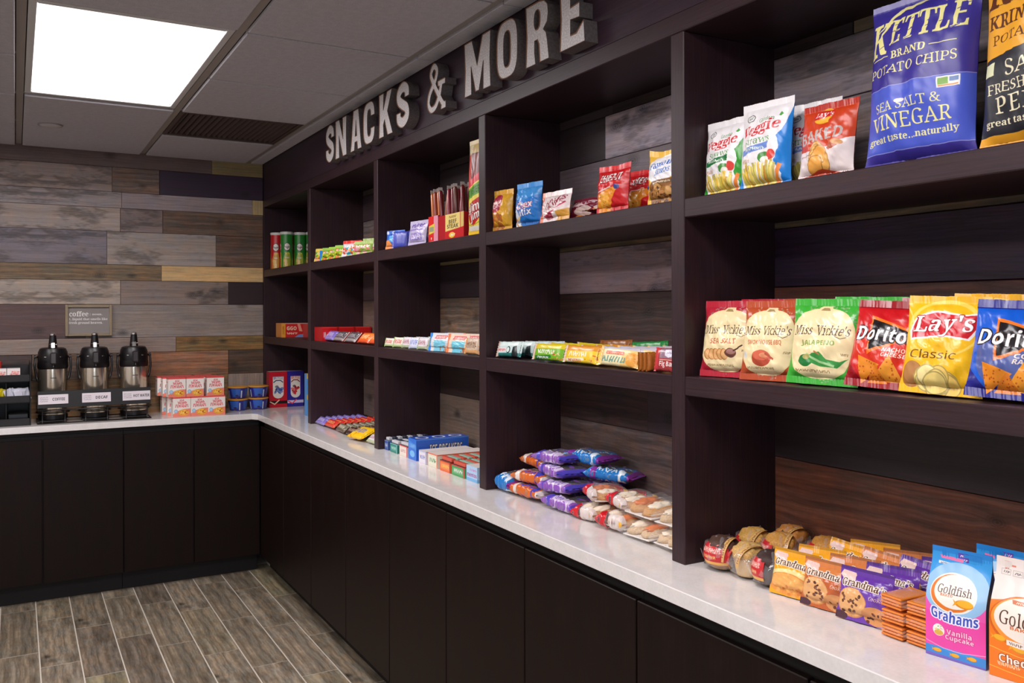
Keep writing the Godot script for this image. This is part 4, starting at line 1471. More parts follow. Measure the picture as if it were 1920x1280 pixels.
func print_veggie(name: String, side: Color, ribbon: Color):
	sheet(420, 560, C(240, 236, 236))
	poly([1, 0.12, 0.93, 0.30, 0.80, 0.44, 0.86, 0.56, 0.78, 0.72, 0.88, 0.86, 0.78, 1, 1, 1], side)
	poly([0, 0.2, 0.05, 0.4, 0.03, 0.7, 0.08, 1, 0, 1], side)
	oval(0.24, 0.19, 0.10, 0.045, C(110, 116, 112))
	oval(0.24, 0.19, 0.085, 0.035, C(238, 236, 234))
	scrawl(0.24, 0.19, 0.12, 0.03, C(110, 116, 112), 6)
	txt("Garden", 0.60, 0.235, 0.28, 0.045, C(70, 140, 70), "serif", 0.2, -0.06)
	poly([0.80, 0.21, 0.84, 0.17, 0.88, 0.2, 0.84, 0.22], C(70, 160, 60))
	txt_edge("Veggie", 0.46, 0.335, 0.76, 0.16, C(206, 40, 52), C(246, 226, 222), 0.008, "serifb", 0.3, -0.10)
	txt("Straws", 0.44, 0.465, 0.50, 0.072, C(84, 150, 70), "serif", 0.25, -0.08)
	poly([0.08, 0.62, 0.10, 0.55, 0.68, 0.49, 0.66, 0.56], ribbon)
	scrawl(0.38, 0.553, 0.4, 0.032, C(226, 238, 226), 12)
	oval(0.58, 0.66, 0.11, 0.06, C(70, 140, 60))
	oval(0.72, 0.645, 0.085, 0.06, C(220, 66, 56))
	oval(0.60, 0.69, 0.08, 0.04, C(228, 226, 210))
	for k in 17:
		var x := 0.08 + k * 0.042 + rng.randf_range(-0.01, 0.01)
		var c: Color = [C(240, 214, 90), C(242, 196, 70), C(236, 160, 60), C(226, 214, 110), C(250, 228, 130)][rng.randi() % 5]
		stroke([x + rng.randf_range(-0.02, 0.05), rng.randf_range(0.70, 0.82), x * 0.75 + 0.12, 1.0], 0.045, c.darkened(0.18))
		stroke([x + rng.randf_range(-0.02, 0.05), rng.randf_range(0.70, 0.82), x * 0.75 + 0.12, 1.0], 0.032, c)
	stroke([0.86, 0.76, 0.74, 0.98], 0.06, C(240, 140, 60))
	scrawl(0.2, 0.68, 0.2, 0.05, C(200, 150, 110), 10)
	done(name)

func print_baked():
	sheet(420, 480, C(204, 66, 30))
	rect(0, 0, 1, 0.08, C(178, 44, 26))
	poly([0, 0.62, 0.45, 0.64, 1, 0.50, 1, 1, 0, 1], C(234, 218, 214))
	oval(0.46, 0.19, 0.16, 0.115, C(240, 180, 60))
	poly([0.28, 0.20, 0.32, 0.12, 0.62, 0.11, 0.64, 0.19, 0.32, 0.25], C(206, 40, 40))
	txt("Lay's", 0.46, 0.18, 0.30, 0.09, C(248, 244, 240), "serifb", 0.15, -0.04)
	txt("BAKED", 0.46, 0.45, 0.78, 0.15, C(184, 170, 166), "sansb", 0.0, -0.06)
	chips_at(0.42, 0.76, 0.16, 7, 0.2, [C(244, 184, 96), C(240, 170, 78)])
	oval(0.72, 0.60, 0.12, 0.045, C(180, 90, 60), -0.3)
	oval(0.78, 0.57, 0.10, 0.035, C(206, 140, 70), 0.2)
	poly([0, 1, 0.1, 0.93, 0.5, 0.87, 0.8, 0.93, 0.85, 1], C(196, 74, 44))
	scrawl(0.2, 0.69, 0.26, 0.02, C(150, 110, 100), 12)
	txt("140", 0.86, 0.94, 0.1, 0.05, C(120, 90, 84), "sansb")
	done("baked")

func print_cheese():
	sheet(330, 380, C(206, 28, 34))
	rect(0, 0, 1, 0.07, C(224, 60, 60))
	txt_edge("CHEEZ-IT", 0.53, 0.29, 0.66, 0.17, C(246, 238, 232), C(130, 14, 26), 0.014, "sansb", 0.12, -0.03)
	rect(0.02, 0.42, 0.98, 0.43, C(236, 90, 80))
	stroke([0.10, 0.56, 0.40, 0.53, 0.62, 0.50], 0.03, C(244, 210, 200))
	poly([0.10, 0.60, 0.60, 0.52, 0.86, 0.50, 0.62, 0.72, 0.42, 0.98, 0.06, 0.98], C(238, 150, 44))
	poly([0.2, 0.66, 0.5, 0.60, 0.46, 0.86, 0.2, 0.9], C(246, 176, 66))
	specks(0.15, 0.6, 0.5, 0.95, 18, 0.02, [C(210, 110, 26), C(252, 200, 100)])
	oval(0.78, 0.51, 0.07, 0.055, C(60, 70, 140))
	done("cheese")
	sheet(330, 430, C(238, 190, 70))
	oval(0.56, 0.36, 0.50, 0.28, C(240, 238, 240), -0.25)
	txt("Famous", 0.54, 0.28, 0.68, 0.14, C(64, 110, 190), "serifb", 0.3, -0.2)
	txt("Amos", 0.58, 0.43, 0.44, 0.11, C(92, 130, 200), "serifb", 0.3, -0.15)
	poly([0.1, 0.72, 0.24, 0.6, 0.9, 0.58, 1, 0.7, 1, 1, 0.1, 1], C(150, 100, 52))
	rect(0.24, 0.60, 0.86, 0.665, C(120, 84, 50))
	scrawl(0.55, 0.632, 0.5, 0.03, C(232, 216, 190), 16)
	chips_at(0.52, 0.82, 0.12, 12, 0.36, [C(196, 142, 78), C(184, 126, 66), C(212, 160, 96)])
	specks(0.15, 0.7, 0.95, 0.98, 44, 0.028, [C(92, 56, 30), C(120, 76, 40)])
	done("cookie_yellow")
	sheet(260, 300, C(228, 170, 44))
	oval(0.36, 0.34, 0.30, 0.22, C(170, 36, 66), -0.4)
	txt("R", 0.22, 0.38, 0.16, 0.15, C(240, 214, 200), "serifb", 0.2)
	scrawl(0.44, 0.33, 0.28, 0.13, C(236, 200, 190), 4)
	scrawl(0.26, 0.57, 0.4, 0.14, C(226, 120, 110), 4)
	rect(0.05, 0.66, 0.4, 0.76, C(196, 46, 40))
	chips_at(0.5, 0.88, 0.10, 14, 0.5, [C(206, 130, 44), C(190, 104, 36)])
	done("pretzel")
	sheet(260, 320, C(38, 128, 214))
	poly([0, 0, 1, 0, 1, 0.3, 0.5, 0.42, 0, 0.36], C(70, 154, 226))
	txt_edge("Chex", 0.5, 0.52, 0.62, 0.15, C(240, 240, 244), C(206, 40, 60), 0.012, "sansb", 0.1, -0.12)
	txt_edge("Mix", 0.52, 0.68, 0.5, 0.15, C(240, 240, 244), C(60, 60, 140), 0.012, "sansb", 0.1, -0.12)
	poly([0, 0.66, 0.2, 0.6, 0.26, 0.8, 0.14, 1, 0, 1], C(220, 226, 240))
	specks(0.02, 0.8, 0.3, 1, 14, 0.04, [C(222, 150, 60), C(240, 200, 120), C(230, 240, 250)])
	poly([0.7, 1, 1, 0.86, 1, 1], C(26, 60, 140))
	done("mix_blue")
	sheet(300, 260, C(240, 222, 218))
	rect(0, 0, 0.10, 1, C(232, 110, 60))
	for k in 3:
		scrawl(0.36 + k * 0.19, 0.52 - k * 0.11, 0.2, 0.26, C(150, 40, 70), 3)
	txt("'s", 0.83, 0.25, 0.16, 0.2, C(150, 40, 70), "serifb", 0.3)
	stroke([0.2, 0.8, 0.5, 0.68, 0.9, 0.42], 0.04, C(206, 60, 100))
	oval(0.35, 0.82, 0.14, 0.09, C(160, 40, 60), -0.3)
	poly([0.58, 1, 0.66, 0.7, 1, 0.62, 1, 1], C(232, 170, 70))
	done("cream_snack")
	sheet(300, 260, C(126, 26, 52))
	oval(0.45, 0.32, 0.42, 0.2, C(226, 196, 196), -0.2)
	scrawl(0.45, 0.32, 0.5, 0.2, C(150, 30, 66), 5)
	oval(0.5, 0.7, 0.3, 0.14, C(226, 200, 190))
	poly([0.1, 1, 0.3, 0.8, 0.7, 0.9, 0.8, 1], C(206, 130, 60))
	done("maroon_snack")

func print_cookies(name: String, base: Color, band: Color, kind: int):
	sheet(320, 340, base)
	rect(0, 0, 1, 0.06, base.darkened(0.2))
	poly([0, 0.18, 0.06, 0.08, 0.30, 0.1, 0.34, 0.24, 0.1, 0.28], C(232, 200, 190))
	if kind == 0:
		oval(0.45, 0.66, 0.56, 0.24, C(246, 220, 150))
		oval(0.42, 0.74, 0.50, 0.24, C(228, 150, 70))
		oval(0.40, 0.70, 0.42, 0.18, C(240, 176, 96))
		specks(0.05, 0.78, 0.95, 0.98, 30, 0.04, [C(216, 130, 60), C(236, 170, 90)])
	else:
		rect(0, 0.38, 1, 1, band)
		oval(0.30, 0.66, 0.30, 0.28, C(206, 142, 84))
		oval(0.30, 0.65, 0.28, 0.26, C(228, 172, 112))
		specks(0.12, 0.48, 0.5, 0.84, 16, 0.035, [C(86, 48, 36), C(120, 70, 50)])
		oval(0.75, 0.82, 0.24, 0.17, C(216, 150, 92))
		specks(0.6, 0.72, 0.95, 0.95, 10, 0.035, [C(86, 48, 36), C(110, 62, 46)])
		oval(0.08, 0.94, 0.14, 0.08, C(80, 50, 60))
		txt("Cookies", 0.80, 0.50, 0.3, 0.08, C(240, 206, 180), "serif", 0.2)
	txt_edge("Grandma's", 0.49, 0.31, 0.86, 0.15, C(98, 60, 40), C(244, 232, 216), 0.014, "serifb", 0.05, 0.04, 0.15)
	done(name)

func print_fish():
	# pink and blue cracker bag, and the orange one
	sheet(420, 880, C(52, 152, 222))
	rect(0, 0, 1, 0.05, C(40, 130, 206))
	rect(0.44, 0.03, 0.62, 0.08, C(96, 70, 170))
	scrawl(0.53, 0.055, 0.12, 0.02, C(230, 226, 240), 4)
	poly([0.14, 0.075, 0.54, 0.085, 0.52, 0.115, 0.16, 0.105], C(232, 120, 170))
	poly([0.12, 0.13, 0.50, 0.14, 0.48, 0.165, 0.12, 0.155], C(226, 230, 234))
	scrawl(0.3, 0.148, 0.3, 0.015, C(90, 120, 150), 12)
	oval(0.5, 0.46, 0.62, 0.31, C(236, 92, 178))
	oval(0.5, 0.36, 0.54, 0.24, C(150, 196, 232))
	oval(0.46, 0.385, 0.39, 0.175, C(240, 236, 226))
	oval(0.45, 0.385, 0.365, 0.16, C(228, 122, 40))
	oval(0.485, 0.37, 0.345, 0.145, C(244, 238, 226))
	txt("Goldfish", 0.48, 0.355, 0.56, 0.075, C(84, 52, 36), "serif", 0.06)
	txt("BAKED", 0.36, 0.405, 0.2, 0.022, C(206, 110, 60), "sansb")
	cracker(0.66, 0.455, 0.15)
	rect(0, 0.575, 1, 0.90, C(236, 74, 168))
	poly([0, 0.90, 0.5, 0.94, 1, 0.90, 1, 1, 0, 1], C(64, 140, 214))
	stroke([0, 0.86, 0.3, 0.905, 0.6, 0.91, 1, 0.875], 0.014, C(246, 170, 212))
	txt_edge("Grahams", 0.50, 0.575, 0.78, 0.105, C(58, 84, 186), C(240, 240, 250), 0.022, "sansb", 0.0, 0.03, -0.2)
	oval(0.24, 0.74, 0.10, 0.055, C(248, 240, 226))
	oval(0.24, 0.765, 0.075, 0.025, C(222, 180, 80))
	specks(0.18, 0.70, 0.3, 0.745, 8, 0.012, [C(236, 120, 150), C(120, 190, 120), C(240, 200, 80)])
	txt_edge("Vanilla", 0.58, 0.735, 0.40, 0.052, C(250, 210, 228), C(214, 40, 130), 0.010, "sansb", 0, 0.02)
	txt_edge("Cupcake", 0.58, 0.795, 0.46, 0.06, C(250, 210, 228), C(214, 40, 130), 0.010, "sansb", 0, 0.02)
	for x in [0.2, 0.5, 0.78]:
		cracker(x, 0.945 - absf(x - 0.5) * 0.03, 0.075)
	poly([0, 0.97, 1, 0.985, 1, 1, 0, 1], C(120, 100, 190))
	done("fish_pink")
	sheet(420, 880, C(240, 122, 24))
	rect(0, 0, 1, 0.30, C(238, 226, 218))
	poly([0, 0.28, 1, 0.28, 1, 0.34, 0.5, 0.30, 0, 0.36], C(238, 226, 218))
	rect(0.1, 0.06, 0.3, 0.075, C(226, 130, 110))
	for x in [0.08, 0.26, 0.42]:
		rect(x, 0.10, x + 0.15, 0.15, C(196, 186, 180))
		rect(x + 0.01, 0.105, x + 0.14, 0.145, C(234, 224, 216))
		scrawl(x + 0.075, 0.125, 0.09, 0.018, C(130, 120, 116), 3)
	oval(0.56, 0.50, 0.56, 0.215, C(214, 96, 20))
	oval(0.57, 0.49, 0.54, 0.20, C(244, 150, 50))
	oval(0.59, 0.475, 0.51, 0.18, C(242, 232, 218))
	poly([0.32, 0.325, 0.86, 0.325, 0.84, 0.355, 0.34, 0.355], C(214, 120, 80))
	scrawl(0.59, 0.34, 0.4, 0.016, C(246, 220, 200), 14)
	txt("Goldfish", 0.60, 0.47, 0.86, 0.12, C(84, 46, 28), "serif", 0.04)
	txt("BAKED", 0.52, 0.545, 0.36, 0.028, C(222, 110, 50), "sansb")
	cracker(0.84, 0.61, 0.2)
	cracker(0.16, 0.66, 0.11)
	cracker(0.48, 0.71, 0.14)
	rect(0.28, 0.655, 0.56, 0.70, C(240, 230, 220))
	scrawl(0.42, 0.678, 0.2, 0.02, C(120, 90, 70), 6)
	stroke([0, 0.75, 0.5, 0.775, 1, 0.76], 0.012, C(250, 190, 70))
	txt_edge("Cheddar", 0.52, 0.82, 0.72, 0.072, C(250, 240, 226), C(150, 66, 14), 0.012, "sansb")
	scrawl(0.3, 0.875, 0.34, 0.035, C(250, 220, 180), 12)
	scrawl(0.7, 0.875, 0.34, 0.035, C(250, 220, 180), 12)
	stroke([0, 0.915, 0.5, 0.94, 1, 0.92], 0.012, C(250, 190, 70))
	done("fish_orange")

func cracker(cx: float, cy: float, r: float) -> void:
	# a small plain fish-shaped cracker
	var k := float(iw) / ih
	oval(cx, cy, r, r * 0.52 * k / 0.48 * 0.48, C(222, 140, 24))
	oval(cx + r * 0.08, cy - r * 0.04, r * 0.86, r * 0.44 * k, C(244, 176, 40))
	poly([cx - r * 0.7, cy, cx - r * 1.25, cy - r * 0.45 * k, cx - r * 1.05, cy, cx - r * 1.25, cy + r * 0.45 * k], C(238, 164, 36))

func print_small():
	# tubes
	for a in [["tube_red", C(196, 30, 34)], ["tube_green", C(40, 132, 46)]]:
		sheet(512, 420, a[1])
		rect(0, 0, 1, 0.02, C(226, 226, 222))
		for k in 4:
			var x := 0.125 + k * 0.25
			poly([x - 0.12, 1, x - 0.11, 0.62, x - 0.05, 0.48, x + 0.07, 0.46, x + 0.10, 0.62, x + 0.08, 1], a[1].lerp(C(214, 190, 70), 0.75))
			oval(x, 0.32, 0.085, 0.10, C(30, 22, 20))
			oval(x, 0.32, 0.075, 0.085, C(236, 226, 214))
			txt("Pringles", x, 0.32, 0.14, 0.075, C(40, 26, 24), "sansb", 0.0, 0.0, -0.2)
			scrawl(x, 0.47, 0.12, 0.05, C(236, 216, 60), 6)
			for q in 4:
				oval(x - 0.04 + q * 0.02, 0.66 + q * 0.08, 0.05, 0.045, C(232, 190, 110), 0.4)
			scrawl(x, 0.58, 0.1, 0.03, C(244, 240, 226), 6)
		done(a[0])
	# playing card boxes
	for a in [["cards_red", C(186, 20, 38), C(60, 84, 150)], ["cards_blue", C(44, 38, 140), C(206, 44, 52)]]:
		sheet(256, 470, a[1])
		var w := C(226, 218, 206)
		rect(0.2, 0.14, 0.8, 0.62, w)
		oval(0.5, 0.62, 0.30, 0.13, w)
		txt("BICYCLE", 0.5, 0.19, 0.54, 0.075, a[2], "serifb", 0, 0, 0.35)
		stroke([0.24, 0.30, 0.38, 0.245, 0.62, 0.245, 0.76, 0.30], 0.05, a[2].darkened(0.4))
		oval(0.42, 0.42, 0.10, 0.035, C(110, 106, 112))
		specks(0.3, 0.46, 0.72, 0.62, 16, 0.06, [a[2], a[2].lightened(0.3), a[2].darkened(0.3)])
		rect(0, 0.82, 1, 0.90, C(30, 14, 20) if a[0] == "cards_red" else C(206, 196, 226))
		stroke([0.05, 0.84, 0.3, 0.91, 0.55, 0.80], 0.06, C(236, 196, 160) if a[0] == "cards_red" else C(226, 60, 80))
		done(a[0])
	sheet(64, 300, C(90, 160, 224))
	for k in 2:
		rect(0, k * 0.5, 1, k * 0.5 + 0.12, C(226, 190, 80))
		scrawl(0.5, k * 0.5 + 0.3, 0.7, 0.14, C(40, 60, 150), 4)
	done("tall_box")
	# candy display case
	sheet(420, 190, C(196, 34, 34))
	rect(0, 0, 1, 0.05, C(196, 160, 150))
	rect(0, 0, 0.12, 1, C(222, 150, 50))
	scrawl(0.06, 0.5, 0.06, 0.7, C(150, 90, 30), 3)
	txt("GGO", 0.30, 0.36, 0.28, 0.26, C(240, 220, 190), "sansb")
	scrawl(0.30, 0.72, 0.3, 0.14, C(236, 190, 170), 5)
	poly([0.46, 0, 0.54, 0, 0.62, 0.6, 0.52, 0.56], C(232, 150, 130))
	rect(0.66, 0.1, 0.76, 0.6, C(80, 14, 20))
	scrawl(0.71, 0.35, 0.07, 0.4, C(232, 200, 180), 2)
	poly([0.38, 1, 0.5, 0.82, 0.7, 0.74, 0.74, 1], C(120, 140, 190))
	poly([0.82, 0, 0.94, 0, 1, 1, 0.86, 1], C(222, 130, 80))
	done("candy_case")
	sheet(256, 160, C(208, 18, 22))
	scrawl(0.16, 0.55, 0.14, 0.4, C(240, 226, 222), 3)
	rect(0, 0, 1, 0.06, C(226, 60, 56))
	rect(0.9, 0, 1, 1, C(170, 14, 20))
	done("red_carton")
	# bars: [name, base, lettering, second colour]
	for a in [["bar_dark", C(92, 84, 90), C(180, 172, 176), C(232, 216, 206)], ["bar_purple", C(128, 112, 196), C(220, 208, 240), C(180, 168, 226)], ["bar_red", C(212, 36, 34), C(246, 190, 120), C(240, 120, 70)], ["bar_olive", C(120, 112, 92), C(226, 220, 196), C(84, 60, 50)], ["bar_brown", C(74, 42, 34), C(200, 170, 150), C(46, 26, 24)], ["bar_orange", C(240, 120, 40), C(250, 220, 160), C(226, 60, 50)], ["bar_white", C(230, 222, 228), C(176, 120, 130), C(140, 170, 90)], ["bar_bluewhite", C(222, 226, 240), C(92, 110, 196), C(196, 204, 236)], ["bar_mix", C(236, 232, 214), C(206, 70, 74), C(150, 190, 90)], ["bar_nut", C(214, 190, 166), C(120, 84, 58), C(232, 150, 60)]]:
		sheet(256, 110, a[1])
		rect(0, 0, 0.07, 1, a[3])
		rect(0.93, 0, 1, 1, a[3])
		rect(0.07, 0.76, 0.93, 1, a[1].lerp(a[3], 0.5))
		scrawl(0.46, 0.45, 0.62, 0.42, a[2], 9)
		specks(0.7, 0.2, 0.92, 0.8, 7, 0.03, [a[2], a[3]])
		done(a[0])
	for a in [["bar_teal", C(206, 226, 222), C(40, 120, 116), C(206, 80, 84)], ["bar_green", C(120, 182, 40), C(36, 120, 44), C(226, 204, 40)], ["bar_yellow", C(246, 206, 50), C(250, 240, 200), C(226, 150, 50)]]:
		sheet(360, 130, a[1])
		poly([0, 0, 0.06, 0, 0.10, 1, 0, 1], C(232, 196, 176))
		poly([0.08, 0, 1, 0, 1, 0.3, 0.1, 0.36], a[3] if a[0] != "bar_teal" else C(220, 236, 232))
		if a[0] == "bar_teal":
			poly([0.16, 0.80, 1, 0.76, 1, 1, 0.16, 1], a[2])
			rect(0.10, 0.46, 0.46, 0.72, C(244, 226, 226))
			scrawl(0.28, 0.59, 0.32, 0.16, a[3], 9)
			oval(0.56, 0.58, 0.07, 0.22, C(26, 60, 60))
			oval(0.545, 0.58, 0.05, 0.16, C(220, 232, 228))
			poly([0.70, 1, 0.72, 0.4, 0.84, 0.3, 0.9, 1], C(30, 40, 42))
		else:
			scrawl(0.46, 0.52, 0.5, 0.26, C(250, 246, 226), 9)
			poly([0.14, 0.78, 0.62, 0.7, 0.66, 0.86, 0.16, 1], a[2])
			scrawl(0.4, 0.86, 0.36, 0.12, C(232, 240, 230) if a[0] == "bar_green" else C(214, 90, 40), 8)
			specks(0.68, 0.55, 0.95, 0.95, 12, 0.035, [C(226, 110, 50), C(240, 190, 110), C(200, 70, 40)])
		done(a[0])
	sheet(360, 130, C(246, 206, 128))
	rect(0.06, 0, 1, 0.16, C(200, 196, 206))
	poly([0.14, 0.2, 0.62, 0.2, 0.6, 1, 0.12, 1], C(246, 230, 180))
	rect(0.22, 0.26, 0.66, 0.44, C(214, 92, 60))
	scrawl(0.44, 0.35, 0.4, 0.1, C(240, 190, 160), 12)
	scrawl(0.42, 0.68, 0.6, 0.3, C(110, 160, 146), 9)
	oval(0.84, 0.62, 0.14, 0.34, C(236, 166, 70))
	specks(0.74, 0.3, 0.96, 0.95, 16, 0.025, [C(222, 140, 50), C(250, 200, 110)])
	done("bar_oats")
	for a in [["square_blue", C(222, 224, 226), C(130, 206, 228), C(60, 140, 226)], ["square_orange", C(240, 214, 190), C(120, 206, 226), C(240, 130, 80)]]:
		sheet(160, 100, a[1])
		rect(0, 0, 0.12, 1, a[3])
		rect(0.3, 0.12, 0.86, 0.34, C(226, 110, 110))
		scrawl(0.58, 0.23, 0.46, 0.12, C(246, 226, 220), 7)
		poly([0.3, 0.42, 0.9, 0.42, 0.84, 1, 0.28, 1], a[2])
		specks(0.6, 0.7, 0.95, 0.98, 9, 0.05, [C(170, 100, 60), C(206, 140, 90)])
		done(a[0])
	sheet(220, 200, C(170, 60, 62))
	rect(0, 0, 0.3, 1, C(214, 66, 74))
	rect(0.36, 0.06, 1, 0.45, C(150, 120, 134))
	poly([0.56, 0.1, 0.92, 0.08, 0.9, 0.34, 0.74, 0.42, 0.58, 0.34], C(226, 222, 234))
	scrawl(0.74, 0.22, 0.2, 0.1, C(160, 150, 176), 5)
	txt("Fig Bar", 0.66, 0.70, 0.56, 0.28, C(246, 236, 232), "sansb")
	rect(0.36, 0.5, 0.9, 0.53, C(232, 180, 170))
	done("fig")
	sheet(160, 150, C(62, 110, 208))
	poly([0, 1, 0, 0.55, 0.3, 0.5, 0.6, 1], C(236, 150, 84))
	oval(0.5, 0.4, 0.26, 0.25, C(90, 170, 232))
	specks(0.05, 0.05, 0.9, 0.5, 9, 0.09, [C(216, 226, 246), C(40, 70, 170)])
	done("blue_snack")
	sheet(180, 190, C(196, 184, 216))
	scrawl(0.5, 0.2, 0.7, 0.16, C(112, 92, 172), 6)
	rect(0.1, 0.36, 0.9, 0.42, C(140, 124, 190))
	rect(0.16, 0.52, 0.84, 0.8, C(150, 134, 198))
	scrawl(0.5, 0.66, 0.56, 0.2, C(226, 218, 240), 5)
	done("lilac_pack")
	# fruit pouches
	for a in [["pouch_yellow", C(240, 206, 60), [C(232, 120, 60), C(240, 170, 150), C(90, 180, 60)]], ["pouch_green", C(140, 196, 40), [C(236, 220, 60), C(60, 140, 40), C(230, 120, 50)]], ["pouch_white", C(226, 220, 226), [C(40, 170, 190), C(236, 90, 60), C(240, 190, 60)]], ["pouch_mixed", C(150, 180, 70), [C(236, 120, 170), C(240, 196, 40), C(206, 110, 80), C(226, 170, 160)]]]:
		sheet(150, 160, a[1])
		rect(0, 0, 1, 0.2, C(226, 50, 40) if a[0] == "pouch_white" else a[1].lightened(0.2))
		specks(0.1, 0.3, 0.9, 0.95, 22, 0.1, a[2])
		scrawl(0.5, 0.42, 0.7, 0.18, C(250, 246, 230), 5)
		done(a[0])
	# meat sticks
	sheet(256, 150, C(206, 26, 30))
	rect(0, 0, 0.26, 1, C(176, 16, 28))
	poly([0.28, 0.0, 0.86, 0.0, 0.86, 0.58, 0.28, 0.66], C(240, 216, 130))
	txt("BEEF", 0.57, 0.30, 0.30, 0.15, C(60, 46, 26), "sansb")
	txt("STEAK", 0.57, 0.48, 0.44, 0.15, C(60, 46, 26), "sansb")
	scrawl(0.56, 0.12, 0.28, 0.09, C(150, 120, 60), 7)
	poly([0.88, 0.0, 1, 0.0, 1, 0.56, 0.88, 0.58], C(226, 196, 116))
	oval(0.54, 0.82, 0.12, 0.11, C(246, 200, 50))
	scrawl(0.56, 0.82, 0.18, 0.1, C(246, 240, 230), 4)
	done("steak_box")
	sheet(90, 170, C(222, 34, 32))
	rect(0.55, 0, 1, 1, C(226, 150, 170))
	poly([0.05, 0.36, 0.62, 0.28, 0.62, 0.62, 0.05, 0.68], C(232, 206, 70))
	rect(0.1, 0.40, 0.56, 0.58, C(150, 160, 130))
	poly([0.24, 0.8, 0.3, 0.92, 0.36, 0.8], C(246, 226, 210))
	scrawl(0.35, 0.96, 0.4, 0.03, C(246, 236, 230), 6)
	done("stick_box")
	sheet(200, 640, C(240, 216, 90))
	rect(0, 0, 1, 0.16, C(206, 180, 120))
	poly([0, 0.16, 0.3, 0.14, 0.34, 0.42, 0, 0.46], C(232, 92, 80))
	poly([0.3, 0.14, 1, 0.14, 1, 0.36, 0.34, 0.46], C(96, 26, 30))
	for k in 6:
		stroke([0.4 + k * 0.1, 0.16, 0.42 + k * 0.1, 0.38], 0.045, C(150, 50, 40))
	scrawl(0.2, 0.10, 0.3, 0.12, C(244, 240, 220), 4)
	poly([0, 0.46, 1, 0.34, 1, 0.42, 0, 0.53], C(222, 50, 66))
	txt("MONSTER", 0.5, 0.545, 0.9, 0.075, C(30, 90, 20), "sansb", 0, -0.22)
	poly([0, 0.54, 1, 0.44, 1, 0.56, 0, 0.64], C(94, 160, 30))
	txt("MONSTER", 0.5, 0.545, 0.9, 0.07, C(34, 84, 20), "sansb", 0.1, -0.25)
	poly([0.02, 0.74, 0.4, 0.66, 0.98, 0.60, 1, 0.80, 0.5, 0.90, 0.2, 0.86], C(196, 34, 36))
	txt_edge("slim", 0.5, 0.71, 0.8, 0.095, C(246, 240, 232), C(130, 20, 30), 0.02, "sansb", 0.15, -0.24)
	txt_edge("Jim", 0.6, 0.80, 0.62, 0.11, C(246, 240, 232), C(130, 20, 30), 0.02, "sansb", 0.15, -0.24)
	stroke([0.1, 0.88, 0.4, 0.90, 0.9, 0.86], 0.03, C(170, 160, 50))
	rect(0.1, 0.90, 1, 0.95, C(232, 226, 214))
	rect(0, 0.95, 1, 1, C(246, 200, 40))
	done("stick_bag")
	# mints and gum
	sheet(300, 110, C(44, 100, 202))
	txt_edge("ICE BREAKERS", 0.56, 0.52, 0.62, 0.46, C(236, 232, 226), C(30, 40, 90), 0.01, "sansb", 0.12)
	rect(0, 0, 1, 0.06, C(90, 140, 226))
	done("mint_side")
	sheet(110, 110, C(52, 116, 214))
	poly([0, 0.1, 1, 0.3, 1, 0.5, 0, 0.4], C(70, 140, 226))
	scrawl(0.5, 0.35, 0.7, 0.2, C(120, 180, 236), 5)
	oval(0.5, 0.72, 0.3, 0.16, C(120, 190, 240))
	done("mint_end")
	sheet(110, 300, C(44, 84, 190))
	for k in 3:
		oval(0.5, 0.18 + k * 0.32, 0.36, 0.12, C(220, 230, 246))
		oval(0.5, 0.18 + k * 0.32, 0.26, 0.08, C(40, 60, 150))
	done("mint_top")
	for a in [["gum_navy", C(60, 84, 150), C(190, 200, 226), C(110, 140, 190)], ["gum_teal", C(30, 130, 112), C(190, 226, 216), C(120, 190, 200)], ["gum_red", C(232, 218, 206), C(196, 150, 140), C(214, 66, 66)], ["gum_white", C(226, 222, 232), C(90, 100, 180), C(180, 190, 226)], ["gum_green", C(226, 224, 200), C(60, 140, 70), C(232, 120, 90)], ["gum_orange", C(232, 110, 52), C(246, 206, 70), C(150, 40, 30)], ["gum_mint", C(70, 160, 90), C(236, 226, 222), C(206, 60, 60)]]:
		sheet(128, 84, a[1])
		rect(0, 0, 1, 0.1, a[3])
		rect(0.08, 0.24, 0.9, 0.82, a[1].lightened(0.18))
		scrawl(0.48, 0.5, 0.66, 0.3, a[2], 6)
		rect(0.9, 0.1, 1, 1, a[3])
		done(a[0])
	sheet(128, 84, C(172, 206, 234))
	rect(0, 0.8, 1, 1, C(120, 180, 226))
	txt("mentos", 0.5, 0.58, 0.9, 0.24, C(160, 50, 130), "sansb")
	scrawl(0.6, 0.25, 0.6, 0.12, C(206, 120, 180), 7)
	done("gum_mentos")
	# films for cookies and pastries: clear where nothing is printed
	var clear := Color(0.95, 0.95, 0.96, 0.10)
